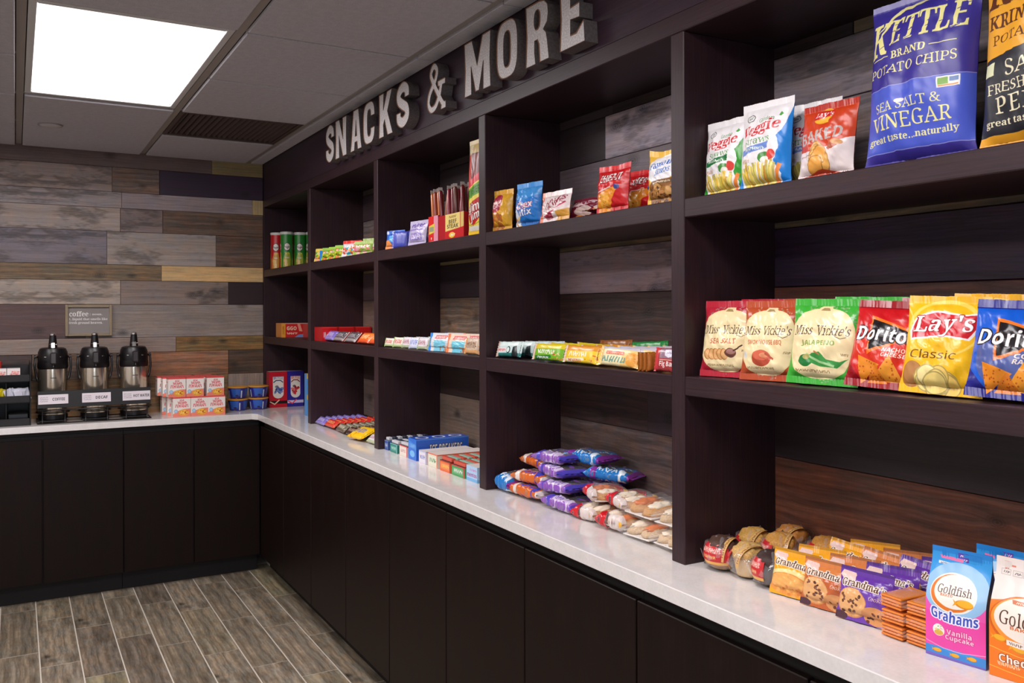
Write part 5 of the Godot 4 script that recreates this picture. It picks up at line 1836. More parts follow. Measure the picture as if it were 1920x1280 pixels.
	for a in [["film_blue", C(40, 130, 210), C(226, 236, 244), C(150, 60, 170)], ["film_orange", C(226, 110, 44), C(70, 70, 180), C(236, 226, 216)], ["film_purple", C(154, 96, 196), C(216, 200, 230), C(92, 80, 196)], ["film_red", C(214, 36, 44), C(240, 200, 190), C(240, 180, 60)], ["film_clear", C(232, 224, 214), C(214, 200, 190), C(240, 190, 120)]]:
		sheet(256, 160, clear)
		if a[0] == "film_clear":
			rect(0, 0, 0.06, 1, Color(0.95, 0.93, 0.9, 0.35))
			rect(0.94, 0, 1, 1, Color(0.95, 0.93, 0.9, 0.35))
		else:
			if a[0] == "film_red":
				rect(0, 0, 0.16, 1, a[1])
				poly([0.16, 1, 0.16, 0.72, 0.34, 0.8, 0.42, 1], a[1])
				poly([0.7, 0.0, 0.95, 0.0, 0.9, 0.2, 0.74, 0.16], a[3])
				rect(0.45, 0.86, 0.9, 1.0, Color(0.95, 0.9, 0.88, 0.8))
				scrawl(0.1, 0.5, 0.1, 0.5, a[2], 2)
				done(a[0])
				continue
			rect(0, 0.76, 1, 1, Color(a[1], 0.88))
			rect(0, 0.0, 1, 0.08, Color(a[1], 0.85))
			rect(0, 0, 0.12, 1, a[1])
			rect(0.88, 0, 1, 1, a[3])
			scrawl(0.5, 0.85, 0.5, 0.18, a[2], 8)
			rect(0.2, 0.72, 0.3, 1, Color(a[3], 0.95))
			rect(0.72, 0.76, 0.84, 0.97, a[2])
			specks(0.15, 0.15, 0.85, 0.6, 10, 0.05, [Color(a[1], 0.9), Color(a[3], 0.9), Color(a[2], 0.85)])
			if a[0] == "film_purple":
				rect(0.34, 0.74, 0.66, 0.97, Color(0.86, 0.8, 0.9, 0.95))
				scrawl(0.5, 0.85, 0.28, 0.16, C(110, 80, 170), 10)
		done(a[0])
	sheet(200, 60, C(196, 44, 48))
	scrawl(0.5, 0.3, 0.6, 0.24, C(240, 206, 190), 14)
	scrawl(0.5, 0.62, 0.4, 0.16, C(236, 190, 120), 12)
	rect(0, 0.84, 1, 1, C(232, 180, 90))
	done("bake_label")
	sheet(160, 40, C(214, 170, 104))
	scrawl(0.5, 0.5, 0.8, 0.5, C(150, 100, 60), 14)
	done("bake_strip")
	sheet(200, 100, C(246, 196, 30))
	txt_edge("m&m", 0.5, 0.45, 0.56, 0.4, C(120, 96, 110), C(226, 206, 180), 0.015, "serifb")
	specks(0.08, 0.6, 0.9, 0.95, 8, 0.06, [C(232, 150, 30), C(250, 214, 90)])
	done("candy_yellow")

# ---------------------------------------------------------------- the shelves, bay by bay from the back wall
func bay_one():
	print_small()
	# tubes of crisps
	var t := thing("crisp_tube", "red crisp tube standing beside the green tubes on the top shelf", "crisp tube", Vector3(0.067, SH1 + 0.0005, 0.065), Vector3(0, 20, 0), "crisp tubes")
	var tube_m := lathe([Vector2(0.0, 0.0), Vector2(0.0345, 0.0), Vector2(0.037, 0.003), Vector2(0.0365, 0.007), Vector2(0.0365, 0.214)], 32)
	var lid_m := lathe([Vector2(0.0365, 0.212), Vector2(0.0385, 0.213), Vector2(0.0385, 0.223), Vector2(0.036, 0.225), Vector2(0.034, 0.222), Vector2(0.0, 0.222)], 32)
	var lid := M(C(222, 220, 214), 0.35)
	part(t, "tube", tube_m, MT("tube_red", Color.WHITE, 0.3))
	part(t, "lid", lid_m, lid)
	var g := thing("crisp_tube", "green crisp tube standing next to the red tube on the top shelf", "crisp tube", Vector3(0.104, SH1 + 0.0005, 0.150), Vector3(0, 34, 0), "crisp tubes")
	part(g, "tube", tube_m, MT("tube_green", Color.WHITE, 0.3))
	part(g, "lid", lid_m, lid)
	copy(g, "green crisp tube standing between two other green tubes on the top shelf", Vector3(0.186, SH1 + 0.0005, 0.150), Vector3(0, 24, 0))
	copy(g, "green crisp tube standing deepest in the corner cubby of the top shelf", Vector3(0.246, SH1 + 0.0005, 0.20), Vector3(0, 70, 0))
	copy(t, "red crisp tube standing behind the green tubes on the top shelf", Vector3(0.150, SH1 + 0.0005, 0.068), Vector3(0, 200, 0))
	# candy case on the middle shelf
	solo("candy_case", print_box(0.20, 0.082, 0.12), [MT("candy_case", Color.WHITE, 0.4), M(C(190, 120, 50), 0.5), M(C(186, 160, 156), 0.5)], "red and orange candy case lying in the corner cubby of the middle shelf", "candy box", Vector3(0.118, SH2 + 0.0005, 0.29), Vector3(0, 0, 0))
	solo("candy_case", print_box(0.12, 0.075, 0.10), [M(C(204, 90, 60), 0.4), M(C(170, 50, 44), 0.4), M(C(196, 150, 130), 0.5)], "plain reddish candy case tucked behind the upright on the middle shelf", "candy box", Vector3(0.20, SH2 + 0.0005, 0.43), Vector3(0, 8, 0))
	# card boxes on the counter
	var dark := M(C(30, 24, 60), 0.4)
	solo("card_box", print_box(0.108, 0.215, 0.07), [MT("cards_red", Color.WHITE, 0.3), M(C(150, 20, 36), 0.4), M(C(206, 190, 180), 0.5)], "tall red display box of playing cards with a white oval panel", "card box", Vector3(0.062, CT + 0.0005, 0.075))
	solo("card_box", print_box(0.098, 0.215, 0.07), [MT("cards_blue", Color.WHITE, 0.3), dark, M(C(170, 160, 190), 0.5)], "tall blue display box of playing cards with a white oval panel", "card box", Vector3(0.167, CT + 0.0005, 0.075))
	solo("tall_carton", print_box(0.12, 0.232, 0.045), [MT("tall_box", Color.WHITE, 0.4), M(C(90, 150, 216), 0.4), M(C(220, 200, 120), 0.5)], "tall pale blue and yellow carton standing against the first upright", "carton", Vector3(0.146, CT + 0.0005, 0.60))

func bay_two():
	# fruit pouches along the upper shelf
	var rows := [["pouch_yellow", 1.038, 0.068, C(232, 200, 60), "yellow fruit snack pouch at the end by the upright"], ["pouch_green", 1.13, 0.066, C(150, 196, 50), "yellow green fruit snack pouch beside the small blue carton"], ["pouch_green", 1.235, 0.064, C(120, 180, 40), "green fruit snack pouch in the middle of the pouch row"], ["pouch_green", 1.33, 0.066, C(120, 180, 40), "green fruit snack pouch beside the white and red pouch"], ["pouch_white", 1.47, 0.078, C(226, 220, 226), "white fruit snack pouch with a red top edge"], ["pouch_mixed", 1.63, 0.064, C(60, 120, 190), "multicoloured gummy pouch standing before a blue pouch"]]
	for r in rows:
		bag("snack_pouch", r[4] + " on the top shelf", Vector3(0.045, SH1 + 0.0005, r[1]), Vector3(0.115 if r[0] != "pouch_green" else 0.095, r[2], 0.03), r[0], r[3], {"lean": 12.0, "turn": -62.0, "sd": int(r[1] * 100), "cat": "snack pouch", "group": "fruit snack pouches", "rumple": 0.5})
	solo("small_carton", cbox(0.034, 0.055, 0.05, 0.001), M(C(40, 140, 232), 0.4), "small plain blue carton between yellow fruit pouches on the top shelf", "carton", Vector3(0.05, SH1 + 0.028, 1.075), Vector3(0, 20, 0))
	bag("snack_pouch", "bright blue gummy pouch leaning behind the multicoloured one on the top shelf", Vector3(0.115, SH1 + 0.0005, 1.70), Vector3(0.11, 0.105, 0.035), "blue_snack", C(50, 120, 210), {"lean": 10.0, "turn": -60.0, "sd": 91, "cat": "snack pouch", "group": "fruit snack pouches", "rumple": 0.6})
	bag("snack_pouch", "pink gummy pouch leaning behind the white and red pouch on the top shelf", Vector3(0.12, SH1 + 0.0005, 1.52), Vector3(0.10, 0.088, 0.035), "pouch_mixed", C(226, 110, 180), {"lean": 10.0, "turn": -60.0, "sd": 92, "cat": "snack pouch", "group": "fruit snack pouches", "rumple": 0.6})
	bag("snack_pouch", "black gummy pouch beside the second upright on the top shelf", Vector3(0.10, SH1 + 0.0005, 1.815), Vector3(0.09, 0.09, 0.03), "bar_brown", C(30, 26, 34), {"lean": 10.0, "turn": -60.0, "sd": 93, "cat": "snack pouch", "group": "fruit snack pouches", "rumple": 0.6})
	# middle shelf: red cartons behind leaning bars
	for k in 3:
		solo("red_carton", print_box(0.086, 0.07, 0.13), [MT("red_carton", Color.WHITE, 0.35), M(C(176, 20, 24), 0.4), M(C(214, 40, 40), 0.4)], "red candy carton behind the leaning bars, " + ["at the shelf front", "between two others", "against the wall"][k], "carton", Vector3(0.062 + k * 0.0875, SH2 + 0.0005, 1.05), Vector3.ZERO, "red cartons on the middle shelf")
	var bars := [["bar_purple", 1.165, "lilac candy bar leaning on the red cartons of the middle shelf"], ["bar_dark", 1.31, "grey candy bar with a white edge leaning beside the lilac bar"], ["bar_dark", 1.48, "grey candy bar with a white edge leaning beside the red and orange bar"], ["bar_orange", 1.66, "red and orange candy bar leaning next to the grey bars"], ["bar_orange", 1.80, "orange candy bar leaning beside the second upright on the middle shelf"]]
	for b in bars:
		solo("candy_bar", wrap_mesh(0.155, 0.056, 0.02, 5), MT(b[0], Color.WHITE, 0.3), b[2], "candy bar", Vector3(0.052, SH2 + 0.0295, b[1]), Vector3(-40, -90, 0), "candy bars leaning on the middle shelf")
	# candy bars heaped in rows on the counter
	var sets := [["bar_purple", 1.06, 0.15, 7, "lilac"], ["bar_red", 1.22, 0.15, 8, "red"], ["bar_olive", 1.38, 0.15, 8, "olive grey"], ["bar_brown", 1.53, 0.14, 6, "dark brown"], ["bar_white", 1.80, 0.12, 5, "white and red"]]
	for s in sets:
		for k in s[3]:
			solo("candy_bar", wrap_mesh(s[2], 0.042, 0.02, 7 + k % 3), MT(s[0], Color.WHITE, 0.28), "%s candy bar, %s from the counter front in its row" % [s[4], ["first", "second", "third", "fourth", "fifth", "sixth", "seventh", "eighth"][k]], "candy bar", Vector3(0.035 + k * 0.033, CT + 0.0235 + (0.004 if s[0] == "bar_red" else 0.0), s[1] + rng.randf_range(-0.006, 0.006)), Vector3(-48, -90 + rng.randf_range(-4, 4), 0), "%s candy bars on the counter" % s[4])
	solo("candy_pouch", wrap_mesh(0.135, 0.09, 0.026, 21), MT("candy_yellow", Color.WHITE, 0.25), "yellow candy pouch lying on the brown bars, the one at the counter front", "candy pouch", Vector3(0.03, CT + 0.034, 1.66), Vector3(-68, -78, 0), "yellow candy pouches")
	solo("candy_pouch", wrap_mesh(0.135, 0.09, 0.026, 22), MT("candy_yellow", Color.WHITE, 0.25), "yellow candy pouch lying deeper in the cubby beside the second upright", "candy pouch", Vector3(0.105, CT + 0.048, 1.74), Vector3(-60, -84, 6), "yellow candy pouches")

func bay_three():
	# upper shelf
	bag("snack_pouch", "blue snack pouch with an orange corner by the second upright, top shelf", Vector3(0.05, SH1 + 0.0005, 1.999), Vector3(0.11, 0.082, 0.03), "blue_snack", C(50, 80, 190), {"lean": 8.0, "turn": -70.0, "sd": 31, "cat": "snack pouch", "rumple": 0.5})
	for k in 4:
		solo("snack_packet", wrap_mesh(0.09, 0.07, 0.02, 33), M(C(64, 74, 176), 0.3), "dark blue snack packet beside the lilac packs, %s in its row" % ["first", "second", "third", "last"][k], "snack packet", Vector3(0.05 + k * 0.032, SH1 + 0.038, 2.075 + k * 0.012), Vector3(-8, -60, 0), "dark blue snack packets")
	for k in 3:
		var b := bag("wafer_pack", ["lilac grey protein pack in front of its row on the top shelf", "lilac grey protein pack in the middle of its row on the top shelf", "lilac grey protein pack at the back of its row on the top shelf"][k], Vector3(0.045 + k * 0.03, SH1 + 0.0005, 2.245 + k * 0.022), Vector3(0.125, 0.10, 0.028), "lilac_pack", C(180, 170, 200), {"lean": 8.0, "turn": -80.0, "sd": 40 + k, "cat": "snack pack", "group": "lilac packs", "rumple": 0.5})
		b.set_meta("label", b.get_meta("label"))
	# boxes of meat sticks
	solo("stick_box", print_box(0.085, 0.098, 0.11), [MT("stick_box", Color.WHITE, 0.35), MT("steak_box", Color.WHITE, 0.35), M(C(150, 20, 26), 0.5)], "narrow red box of meat sticks beside the lilac packs on the top shelf", "snack box", Vector3(0.085, SH1 + 0.0005, 2.432), FACE)
	solo("stick_box", print_box(0.205, 0.092, 0.11), [MT("steak_box", Color.WHITE, 0.35), M(C(176, 24, 30), 0.4), M(C(120, 16, 22), 0.5)], "wide red meat stick box with a yellow panel beside the tall stick bag", "snack box", Vector3(0.085, SH1 + 0.0005, 2.582), FACE)
	var wr := [M(C(150, 62, 38), 0.25), M(C(196, 104, 40), 0.25), M(C(112, 28, 30), 0.25), M(C(96, 46, 34), 0.25), M(C(140, 34, 50), 0.25)]
	var tip := M(C(190, 180, 172), 0.25)
	var rod := lathe([Vector2(0.0, 0.0), Vector2(0.0075, 0.001), Vector2(0.008, 0.01), Vector2(0.008, 0.15), Vector2(0.0045, 0.158), Vector2(0.0, 0.159)], 10, "rod")
	var fin := cbox(0.016, 0.014, 0.0015, 0.0003)
	for k in 30:
		var x := 0.045 + (k % 3) * 0.032 + rng.randf_range(-0.004, 0.004)
		var z := 2.405 + k * 0.0092
		var s := thing("meat_stick", ("orange brown" if k < 9 else "dark red") + " wrapped meat stick standing upright in a red box on the top shelf", "meat stick", Vector3(x, SH1 + 0.03, z), Vector3(rng.randf_range(-4, 4), rng.randf_range(-30, 30), rng.randf_range(-4, 4)), "meat sticks in the red boxes")
		part(s, "stick", rod, wr[(1 if k < 9 and k % 2 == 0 else (0 if k < 9 else (2 + (k / 3) % 3)))])
		part(s, "wrapper_end", fin, tip, Vector3(0, 0.162, 0))
	bag("stick_bag", "tall green red and yellow bag of meat sticks beside the third upright", Vector3(0.035, SH1 + 0.0005, 2.764), Vector3(0.094, 0.325, 0.03), "stick_bag", C(226, 190, 80), {"lean": 1.0, "turn": -88.0, "sd": 46, "cat": "snack bag", "rumple": 0.4})
	# middle shelf: small bars leaning in a row
	var q := [["bar_mix", 1.99, 0.09, 0.036, "red and white bar lying at the upright end of the row"], ["bar_mix", 2.09, 0.10, 0.042, "white and green bar leaning near the upright end"], ["bar_white", 2.175, 0.08, 0.045, "white bar with brown picture leaning in the row"], ["bar_bluewhite", 2.25, 0.085, 0.045, "white and blue bar leaning in the row"], ["bar_white", 2.33, 0.085, 0.046, "cream and brown bar leaning beside the taller blue pack"]]
	for b in q:
		for k in 3:
			solo("snack_bar", wrap_mesh(b[2], b[3], 0.016, 51 + k), MT(b[0], Color.WHITE, 0.3), "small " + b[4] + [", the front one", ", the second one", ", the rearmost one"][k], "snack bar", Vector3(0.035 + k * 0.05, SH2 + b[3] * 0.5 + 0.003, b[1] + k * 0.008), Vector3(-14, -82, 0), "small bars on the middle shelf")
	for k in 4:
		var blue := k < 2
		bag("snack_pack", ["white blue and red square pack with a bright blue edge, middle shelf", "white blue and red square pack behind the bright blue edge, middle shelf", "orange and pale blue square pack leaning on the middle shelf", "orange and pale blue square pack tucked behind its twin, middle shelf"][k], Vector3(0.04 + (k % 2) * 0.05, SH2 + 0.0005, (2.45 if blue else 2.605) + (k % 2) * 0.02), Vector3(0.125, 0.068, 0.022), "square_blue" if blue else "square_orange", C(50, 120, 220) if blue else C(236, 130, 80), {"lean": 12.0, "turn": -78.0, "sd": 60 + k, "cat": "snack pack", "rumple": 0.4})
	for k in 4:
		solo("snack_bar", wrap_mesh(0.10, 0.055, 0.018, 70 + k), MT("bar_nut", Color.WHITE, 0.3), "brown nut patterned bar beside the third upright, %s in its row" % ["first", "second", "third", "last"][k], "snack bar", Vector3(0.035 + k * 0.04, SH2 + 0.0305, 2.745 + k * 0.012), Vector3(-12, -84, 0), "nut bars")
	# counter: trays of gum and mints, short ends to the room
	var trays := [["gum_navy", 1.945, 1.985, 0.040, 0.19, true, "dark blue gum tray against the second upright"], ["gum_teal", 2.008, 2.085, 0.036, 0.20, true, "teal green gum tray beside the dark blue one"], ["gum_red", 2.108, 2.189, 0.042, 0.20, true, "cream gum tray with red edges beside the tall blue mint box"], ["gum_white", 2.303, 2.37, 0.047, 0.20, false, "white and blue gum box beside the tall blue mint box"], ["gum_green", 2.388, 2.473, 0.050, 0.21, false, "cream and green gum box with a pale top"], ["gum_orange", 2.493, 2.584, 0.038, 0.20, true, "orange gum tray between cream and green boxes"], ["gum_mint", 2.592, 2.694, 0.036, 0.20, true, "green and white gum tray beside the pale blue mint box"], ["gum_mentos", 2.708, 2.79, 0.052, 0.18, false, "pale blue mint box with purple lettering against the third upright"]]
	for t in trays:
		var w: float = t[2] - t[1] - 0.002
		var pm := MT(t[0], Color.WHITE, 0.35)
		var z: float = (t[1] + t[2]) / 2
		var x: float = 0.026 + t[4] / 2
		solo("gum_box", print_box(w, t[3], t[4]), [pm, pm, M(C(70, 60, 60), 0.6) if t[5] else M(C(226, 214, 206), 0.5)], t[6] + " on the counter", "gum box", Vector3(x, CT + 0.0005, z), FACE, "gum and mint boxes")
		if t[5]:
			for k in 8:
				solo("gum_pack", cbox(w - 0.008, 0.012, 0.017, 0.0015), [M(C(206, 206, 210), 0.35), M(C(54, 58, 76), 0.35), M(C(150, 190, 170), 0.35), M(C(214, 90, 70), 0.35)][(k + int(t[1] * 100)) % 2 + (0 if t[1] < 2.3 else 2)], "small gum pack on the %s gum tray, %s from its front end" % [t[0].substr(4), ["first", "second", "third", "fourth", "fifth", "sixth", "seventh", "eighth"][k]], "gum pack", Vector3(0.04 + k * 0.023, CT + t[3] + 0.0068, z), Vector3(0, -90, 0), "gum packs in the %s tray" % t[0].substr(4))
	solo("mint_box", print_box(0.078, 0.082, 0.225), [MT("mint_end", Color.WHITE, 0.3), MT("mint_side", Color.WHITE, 0.3), MT("mint_top", Color.WHITE, 0.3)], "tall blue mint box with white lettering on its long side, on the counter", "mint box", Vector3(0.137, CT + 0.0005, 2.2425), FACE, "gum and mint boxes")

func bay_four():
	print_cheese()
	# upper shelf
	bag("snack_bag", "gold snack bag with a dark red oval by the third upright, top shelf", Vector3(0.034, SH1 + 0.0005, 2.954), Vector3(0.098, 0.132, 0.045), "pretzel", C(214, 160, 50), {"lean": 3.0, "turn": -80.0, "sd": 101, "cat": "snack bag"})
	bag("snack_bag", "gold snack bag standing behind the front gold one, top shelf", Vector3(0.115, SH1 + 0.0005, 2.968), Vector3(0.100, 0.132, 0.045), "pretzel", C(214, 160, 50), {"lean": 3.0, "turn": -80.0, "sd": 102, "cat": "snack bag"})
	bag("snack_bag", "bright blue snack mix bag between the gold and cream bags, top shelf", Vector3(0.038, SH1 + 0.0005, 3.112), Vector3(0.118, 0.135, 0.055), "mix_blue", C(40, 110, 200), {"lean": 2.0, "turn": -80.0, "sd": 103, "cat": "snack bag"})
	bag("snack_bag", "cream snack bag with slanted maroon lettering, top shelf", Vector3(0.032, SH1 + 0.0005, 3.264), Vector3(0.142, 0.092, 0.035), "cream_snack", C(232, 190, 170), {"lean": 8.0, "turn": -86.0, "sd": 104, "cat": "snack bag"})
	bag("snack_bag", "maroon snack bag slumped behind the cream one, top shelf", Vector3(0.075, SH1 + 0.0005, 3.345), Vector3(0.125, 0.075, 0.035), "maroon_snack", C(120, 30, 54), {"lean": 32.0, "turn": -76.0, "sd": 105, "cat": "snack bag"})
	bag("snack_bag", "maroon snack bag lying flat beside the red cracker bag, top shelf", Vector3(0.05, SH1 + 0.014, 3.44), Vector3(0.10, 0.09, 0.028), "maroon_snack", C(120, 30, 54), {"lean": 84.0, "turn": -80.0, "sd": 106, "cat": "snack bag"})
	bag("cracker_bag", "red cheese cracker bag standing in front on the top shelf", Vector3(0.034, SH1 + 0.0005, 3.542), Vector3(0.122, 0.127, 0.045), "cheese", C(196, 30, 36), {"lean": 5.0, "turn": -84.0, "sd": 107, "dip": 0.02, "cat": "cracker bag"})
	bag("cracker_bag", "red cheese cracker bag tucked behind the front one, top shelf", Vector3(0.12, SH1 + 0.0005, 3.552), Vector3(0.12, 0.125, 0.045), "cheese", C(176, 24, 32), {"lean": 16.0, "turn": -76.0, "sd": 108, "cat": "cracker bag"})
	bag("cracker_bag", "red cheese cracker bag leaning beside the yellow cookie bag, top shelf", Vector3(0.11, SH1 + 0.0005, 3.675), Vector3(0.12, 0.11, 0.045), "cheese", C(176, 24, 32), {"lean": 20.0, "turn": -78.0, "sd": 109, "cat": "cracker bag"})
	bag("cookie_bag", "yellow cookie bag with blue script lettering by the fourth upright", Vector3(0.034, SH1 + 0.0005, 3.752), Vector3(0.12, 0.138, 0.045), "cookie_yellow", C(232, 184, 70), {"lean": 3.0, "turn": -88.0, "sd": 110, "dip": 0.07, "cat": "cookie bag"})
	# middle shelf: granola bars on edge, several deep
	var q := [["bar_teal", 2.995, 0.15, 0.050, 4, "white and teal granola bar"], ["bar_green", 3.232, 0.172, 0.050, 4, "green and yellow granola bar"], ["bar_yellow", 3.398, 0.168, 0.050, 4, "yellow granola bar"], ["bar_oats", 3.572, 0.172, 0.052, 5, "cream and red labelled granola bar"]]
	for b in q:
		for k in b[4]:
			solo("granola_bar", wrap_mesh(b[2], b[3], 0.022, 120 + k % 2), MT(b[0], Color.WHITE, 0.26), b[5] + [" at the front of its row", " second from the front of its row", " third from the front of its row", " fourth from the front of its row", " at the back of its row"][k] + ", middle shelf", "granola bar", Vector3(0.036 + k * 0.042, SH2 + b[3] * 0.5 + 0.0045, b[1] + k * 0.012), Vector3(-16, -88, rng.randf_range(-1.5, 1.5)), "granola bars on the middle shelf")
	for k in 3:
		solo("granola_bar", wrap_mesh(0.16, 0.055, 0.02, 130), M([C(30, 140, 60), C(96, 180, 60), C(150, 90, 40)][k], 0.28), ["deep green granola bar standing above the yellow bars at the back", "light green granola bar standing above the cream bars at the back", "brown granola bar standing above the green bars at the back"][k] + " of the middle shelf", "granola bar", Vector3(0.235, SH2 + 0.036, [3.44, 3.62, 3.28][k]), Vector3(-10, -90, [3.0, -4.0, 2.0][k]), "granola bars on the middle shelf")
	for k in 3:
		solo("wafer_pack", wrap_mesh(0.052, 0.046, 0.012, 140), M(C(176, 104, 40), 0.3), "brown gold wafer pack standing end-on, %s" % ["beside the cream granola bars", "between two others", "beside the fig bars"][k], "wafer pack", Vector3(0.045, SH2 + 0.0242, 3.668 + k * 0.0155), Vector3(0, -4, 0), "wafer packs")
	for k in 4:
		solo("fig_bar", wrap_mesh(0.085, 0.058, 0.024, 150), MT("fig", Color.WHITE, 0.22), "red fig bar pack" + [" at the front of its row beside the fourth upright", " second in its row beside the fourth upright", " third in its row beside the fourth upright", " at the back of its row beside the fourth upright"][k], "fig bar", Vector3(0.034 + k * 0.05, SH2 + 0.032, 3.758 + k * 0.002), Vector3(-8, -90, 0), "fig bars")
	pastries()

func film_pack(label: String, film: String, at: Vector3, size: Vector3, rot: Vector3, sd: int, fill_c: Color, group: String) -> void:
	# a lying film pack with two pieces of baking inside; size is length, width, height
	var t := thing("pastry_pack", label, "pastry pack", at, rot, group)
	for s in [-1, 1]:
		part(t, "pastry", lump(size.x * 0.215, size.z * 0.36, size.y * 0.40, sd % 4 + (1 if s > 0 else 5), 0.10, 0.3), MT("galvanised", fill_c, 0.55, Vector3(2, 1, 1)), Vector3(s * size.x * 0.205, size.z * 0.08, 0))
	if film == "film_red" or film == "film_clear":
		for s in [-1, 1]:
			part(t, "glaze", lump(size.x * 0.15, size.z * 0.16, size.y * 0.27, sd % 3 + 2, 0.22, 0.4), M(C(226, 120, 44) if (sd + s) % 3 == 0 else C(252, 236, 210), 0.3), Vector3(s * size.x * 0.205, size.z * 0.57, 0.004))
		part(t, "paper_tray", cbox(size.x * 0.8, 0.003, size.y * 0.8, 0.001), M(C(236, 230, 222), 0.6), Vector3(0, size.z * 0.2, 0))
	part(t, "film", wrap_mesh(size.x, size.y, size.z, 160 + sd % 5, 0.35), film_tex(film, 0.12), Vector3(0, size.z * 0.5, 0), Vector3(-90, 0, 0))

func pastries():
	var choc := C(120, 78, 58)
	var gold := C(244, 176, 92)
	var bun := C(252, 214, 164)
	var rows := [
		["film_blue", 0.085, 0.0, 2.966, 0.115, 0.13, 0.062, -90, choc, "blue cookie pack with a clear top against the third upright"],
		["film_orange", 0.085, 0.0, 3.085, 0.19, 0.12, 0.042, -90, gold, "orange and blue cookie pack at the bottom of its stack"],
		["film_orange", 0.10, 0.041, 3.075, 0.18, 0.12, 0.042, -88, gold, "orange and blue cookie pack second from the bottom of its stack"],
		["film_orange", 0.15, 0.082, 3.03, 0.17, 0.12, 0.040, -94, gold, "orange and blue cookie pack on top of its stack"],
		["film_purple", 0.085, 0.0, 3.27, 0.165, 0.12, 0.040, -90, choc, "purple cookie pack at the very bottom of the purple pile"],
		["film_purple", 0.10, 0.039, 3.225, 0.165, 0.12, 0.040, -87, choc, "purple cookie pack second from the bottom of the purple pile"],
		["film_purple", 0.115, 0.078, 3.19, 0.165, 0.12, 0.040, -92, choc, "purple cookie pack third from the bottom of the purple pile"],
		["film_purple", 0.12, 0.117, 3.16, 0.16, 0.12, 0.038, -86, choc, "purple cookie pack near the top of the purple pile"],
		["film_blue", 0.205, 0.078, 3.31, 0.17, 0.11, 0.042, -60, choc, "blue and purple cookie pack on the pile, lying lower towards the wall"],
		["film_blue", 0.19, 0.118, 3.22, 0.17, 0.11, 0.042, -70, choc, "blue and purple cookie pack at the very top of the pile"],
		["film_blue", 0.21, 0.0, 3.22, 0.17, 0.12, 0.045, -90, choc, "blue cookie pack at the bottom of the pile against the wall"],
		["film_purple", 0.215, 0.04, 3.22, 0.17, 0.11, 0.04, -90, choc, "purple cookie pack under the blue packs against the wall"],
		["film_red", 0.09, 0.0, 3.40, 0.125, 0.12, 0.045, -80, gold, "red labelled pastry pack beside the purple pile, lowest of its stack"],
		["film_red", 0.12, 0.044, 3.395, 0.125, 0.115, 0.045, -104, gold, "red labelled pastry pack lying on another beside the purple pile"],
		["film_red", 0.085, 0.0, 3.525, 0.125, 0.125, 0.048, -76, gold, "red labelled pastry pack in the middle of the pastry heap, lowest"],
		["film_red", 0.13, 0.046, 3.505, 0.125, 0.12, 0.042, -96, gold, "red labelled pastry pack on top in the middle of the pastry heap"],
		["film_red", 0.215, 0.0, 3.47, 0.15, 0.11, 0.055, -100, C(236, 150, 60), "red and yellow pastry pack at the back of the heap"],
		["film_clear", 0.085, 0.0, 3.64, 0.135, 0.13, 0.045, -86, bun, "clear wrapped iced bun pack at the counter front beside the red labelled packs"],
		["film_clear", 0.085, 0.0, 3.752, 0.112, 0.13, 0.046, -92, bun, "clear wrapped iced bun pack at the front against the fourth upright"],
		["film_clear", 0.12, 0.045, 3.61, 0.15, 0.14, 0.05, -98, gold, "clear wrapped iced bun pack on top, showing orange glazed pastry"],
		["film_clear", 0.10, 0.046, 3.742, 0.122, 0.13, 0.048, -84, bun, "clear wrapped iced bun pack on top against the fourth upright"],
		["film_clear", 0.22, 0.0, 3.62, 0.15, 0.12, 0.05, -90, bun, "clear wrapped iced bun pack at the back of the heap"],
		["film_purple", 0.215, 0.05, 3.73, 0.14, 0.10, 0.05, -86, C(150, 60, 130), "dark purple cookie pack at the back against the fourth upright"],
	]
	var i := 0
	for r in rows:
		film_pack(r[9], r[0], Vector3(r[1], CT + 0.005 + r[2] * 0.98, r[3]), Vector3(r[4], r[5], r[6] * 0.9), Vector3(rng.randf_range(-4, 4), r[7] + rng.randf_range(-7, 7), rng.randf_range(-3, 3)), i, r[8], "wrapped pastries on the counter")
		i += 1

func gusset(w: float, h: float, d: float, sd: int) -> ArrayMesh:
	# a flat-bottomed bag pinched to a seal at the top: surfaces front, back, sides, bottom
	crease.seed = sd
	crease.frequency = 1.0
	var half := func(t: float) -> float: return d * 0.5 * (1.0 - smoothstep(0.5, 0.93, t)) + 0.0009
	var puff := func(u: float, t: float, k: float) -> float:
		var s := u * 2.0 - 1.0
		return (0.005 * (1.0 - s * s) * sin(PI * minf(t * 1.1, 1.0)) + crease.get_noise_3d(s * 1.6, t * 3.0, k) * 0.005 * minf(1.0, t * 8.0) * minf(1.0, (1.0 - t) * 8.0) * (1.0 - absf(s * s * s)))
	var m := ArrayMesh.new()
	grid(14, 28, func(u: float, v: float) -> Vector3:
		var t := 1.0 - v
		return Vector3((u - 0.5) * w, t * h, half.call(t) + puff.call(u, t, 1.0)), m)
	grid(14, 28, func(u: float, v: float) -> Vector3:
		var t := 1.0 - v
		return Vector3((0.5 - u) * w, t * h, -half.call(t) - puff.call(u, t, 9.0)), m)
	var side := func(s: float) -> void:
		grid(6, 28, func(u: float, v: float) -> Vector3:
			var t := 1.0 - v
			var q := (u - 0.5) * 2.0
			var tuck: float = (1.0 - absf(q)) * 0.35 * (d * 0.5 - half.call(t)) + (1.0 - absf(q)) * 0.004 * t
			return Vector3(s * (w * 0.5 - tuck), t * h, -s * q * half.call(t)), m)
	side.call(1.0)
	side.call(-1.0)
	grid(1, 1, func(u: float, v: float) -> Vector3: return Vector3((u - 0.5) * w, 0.0, (0.5 - v) * d), m)
	return m

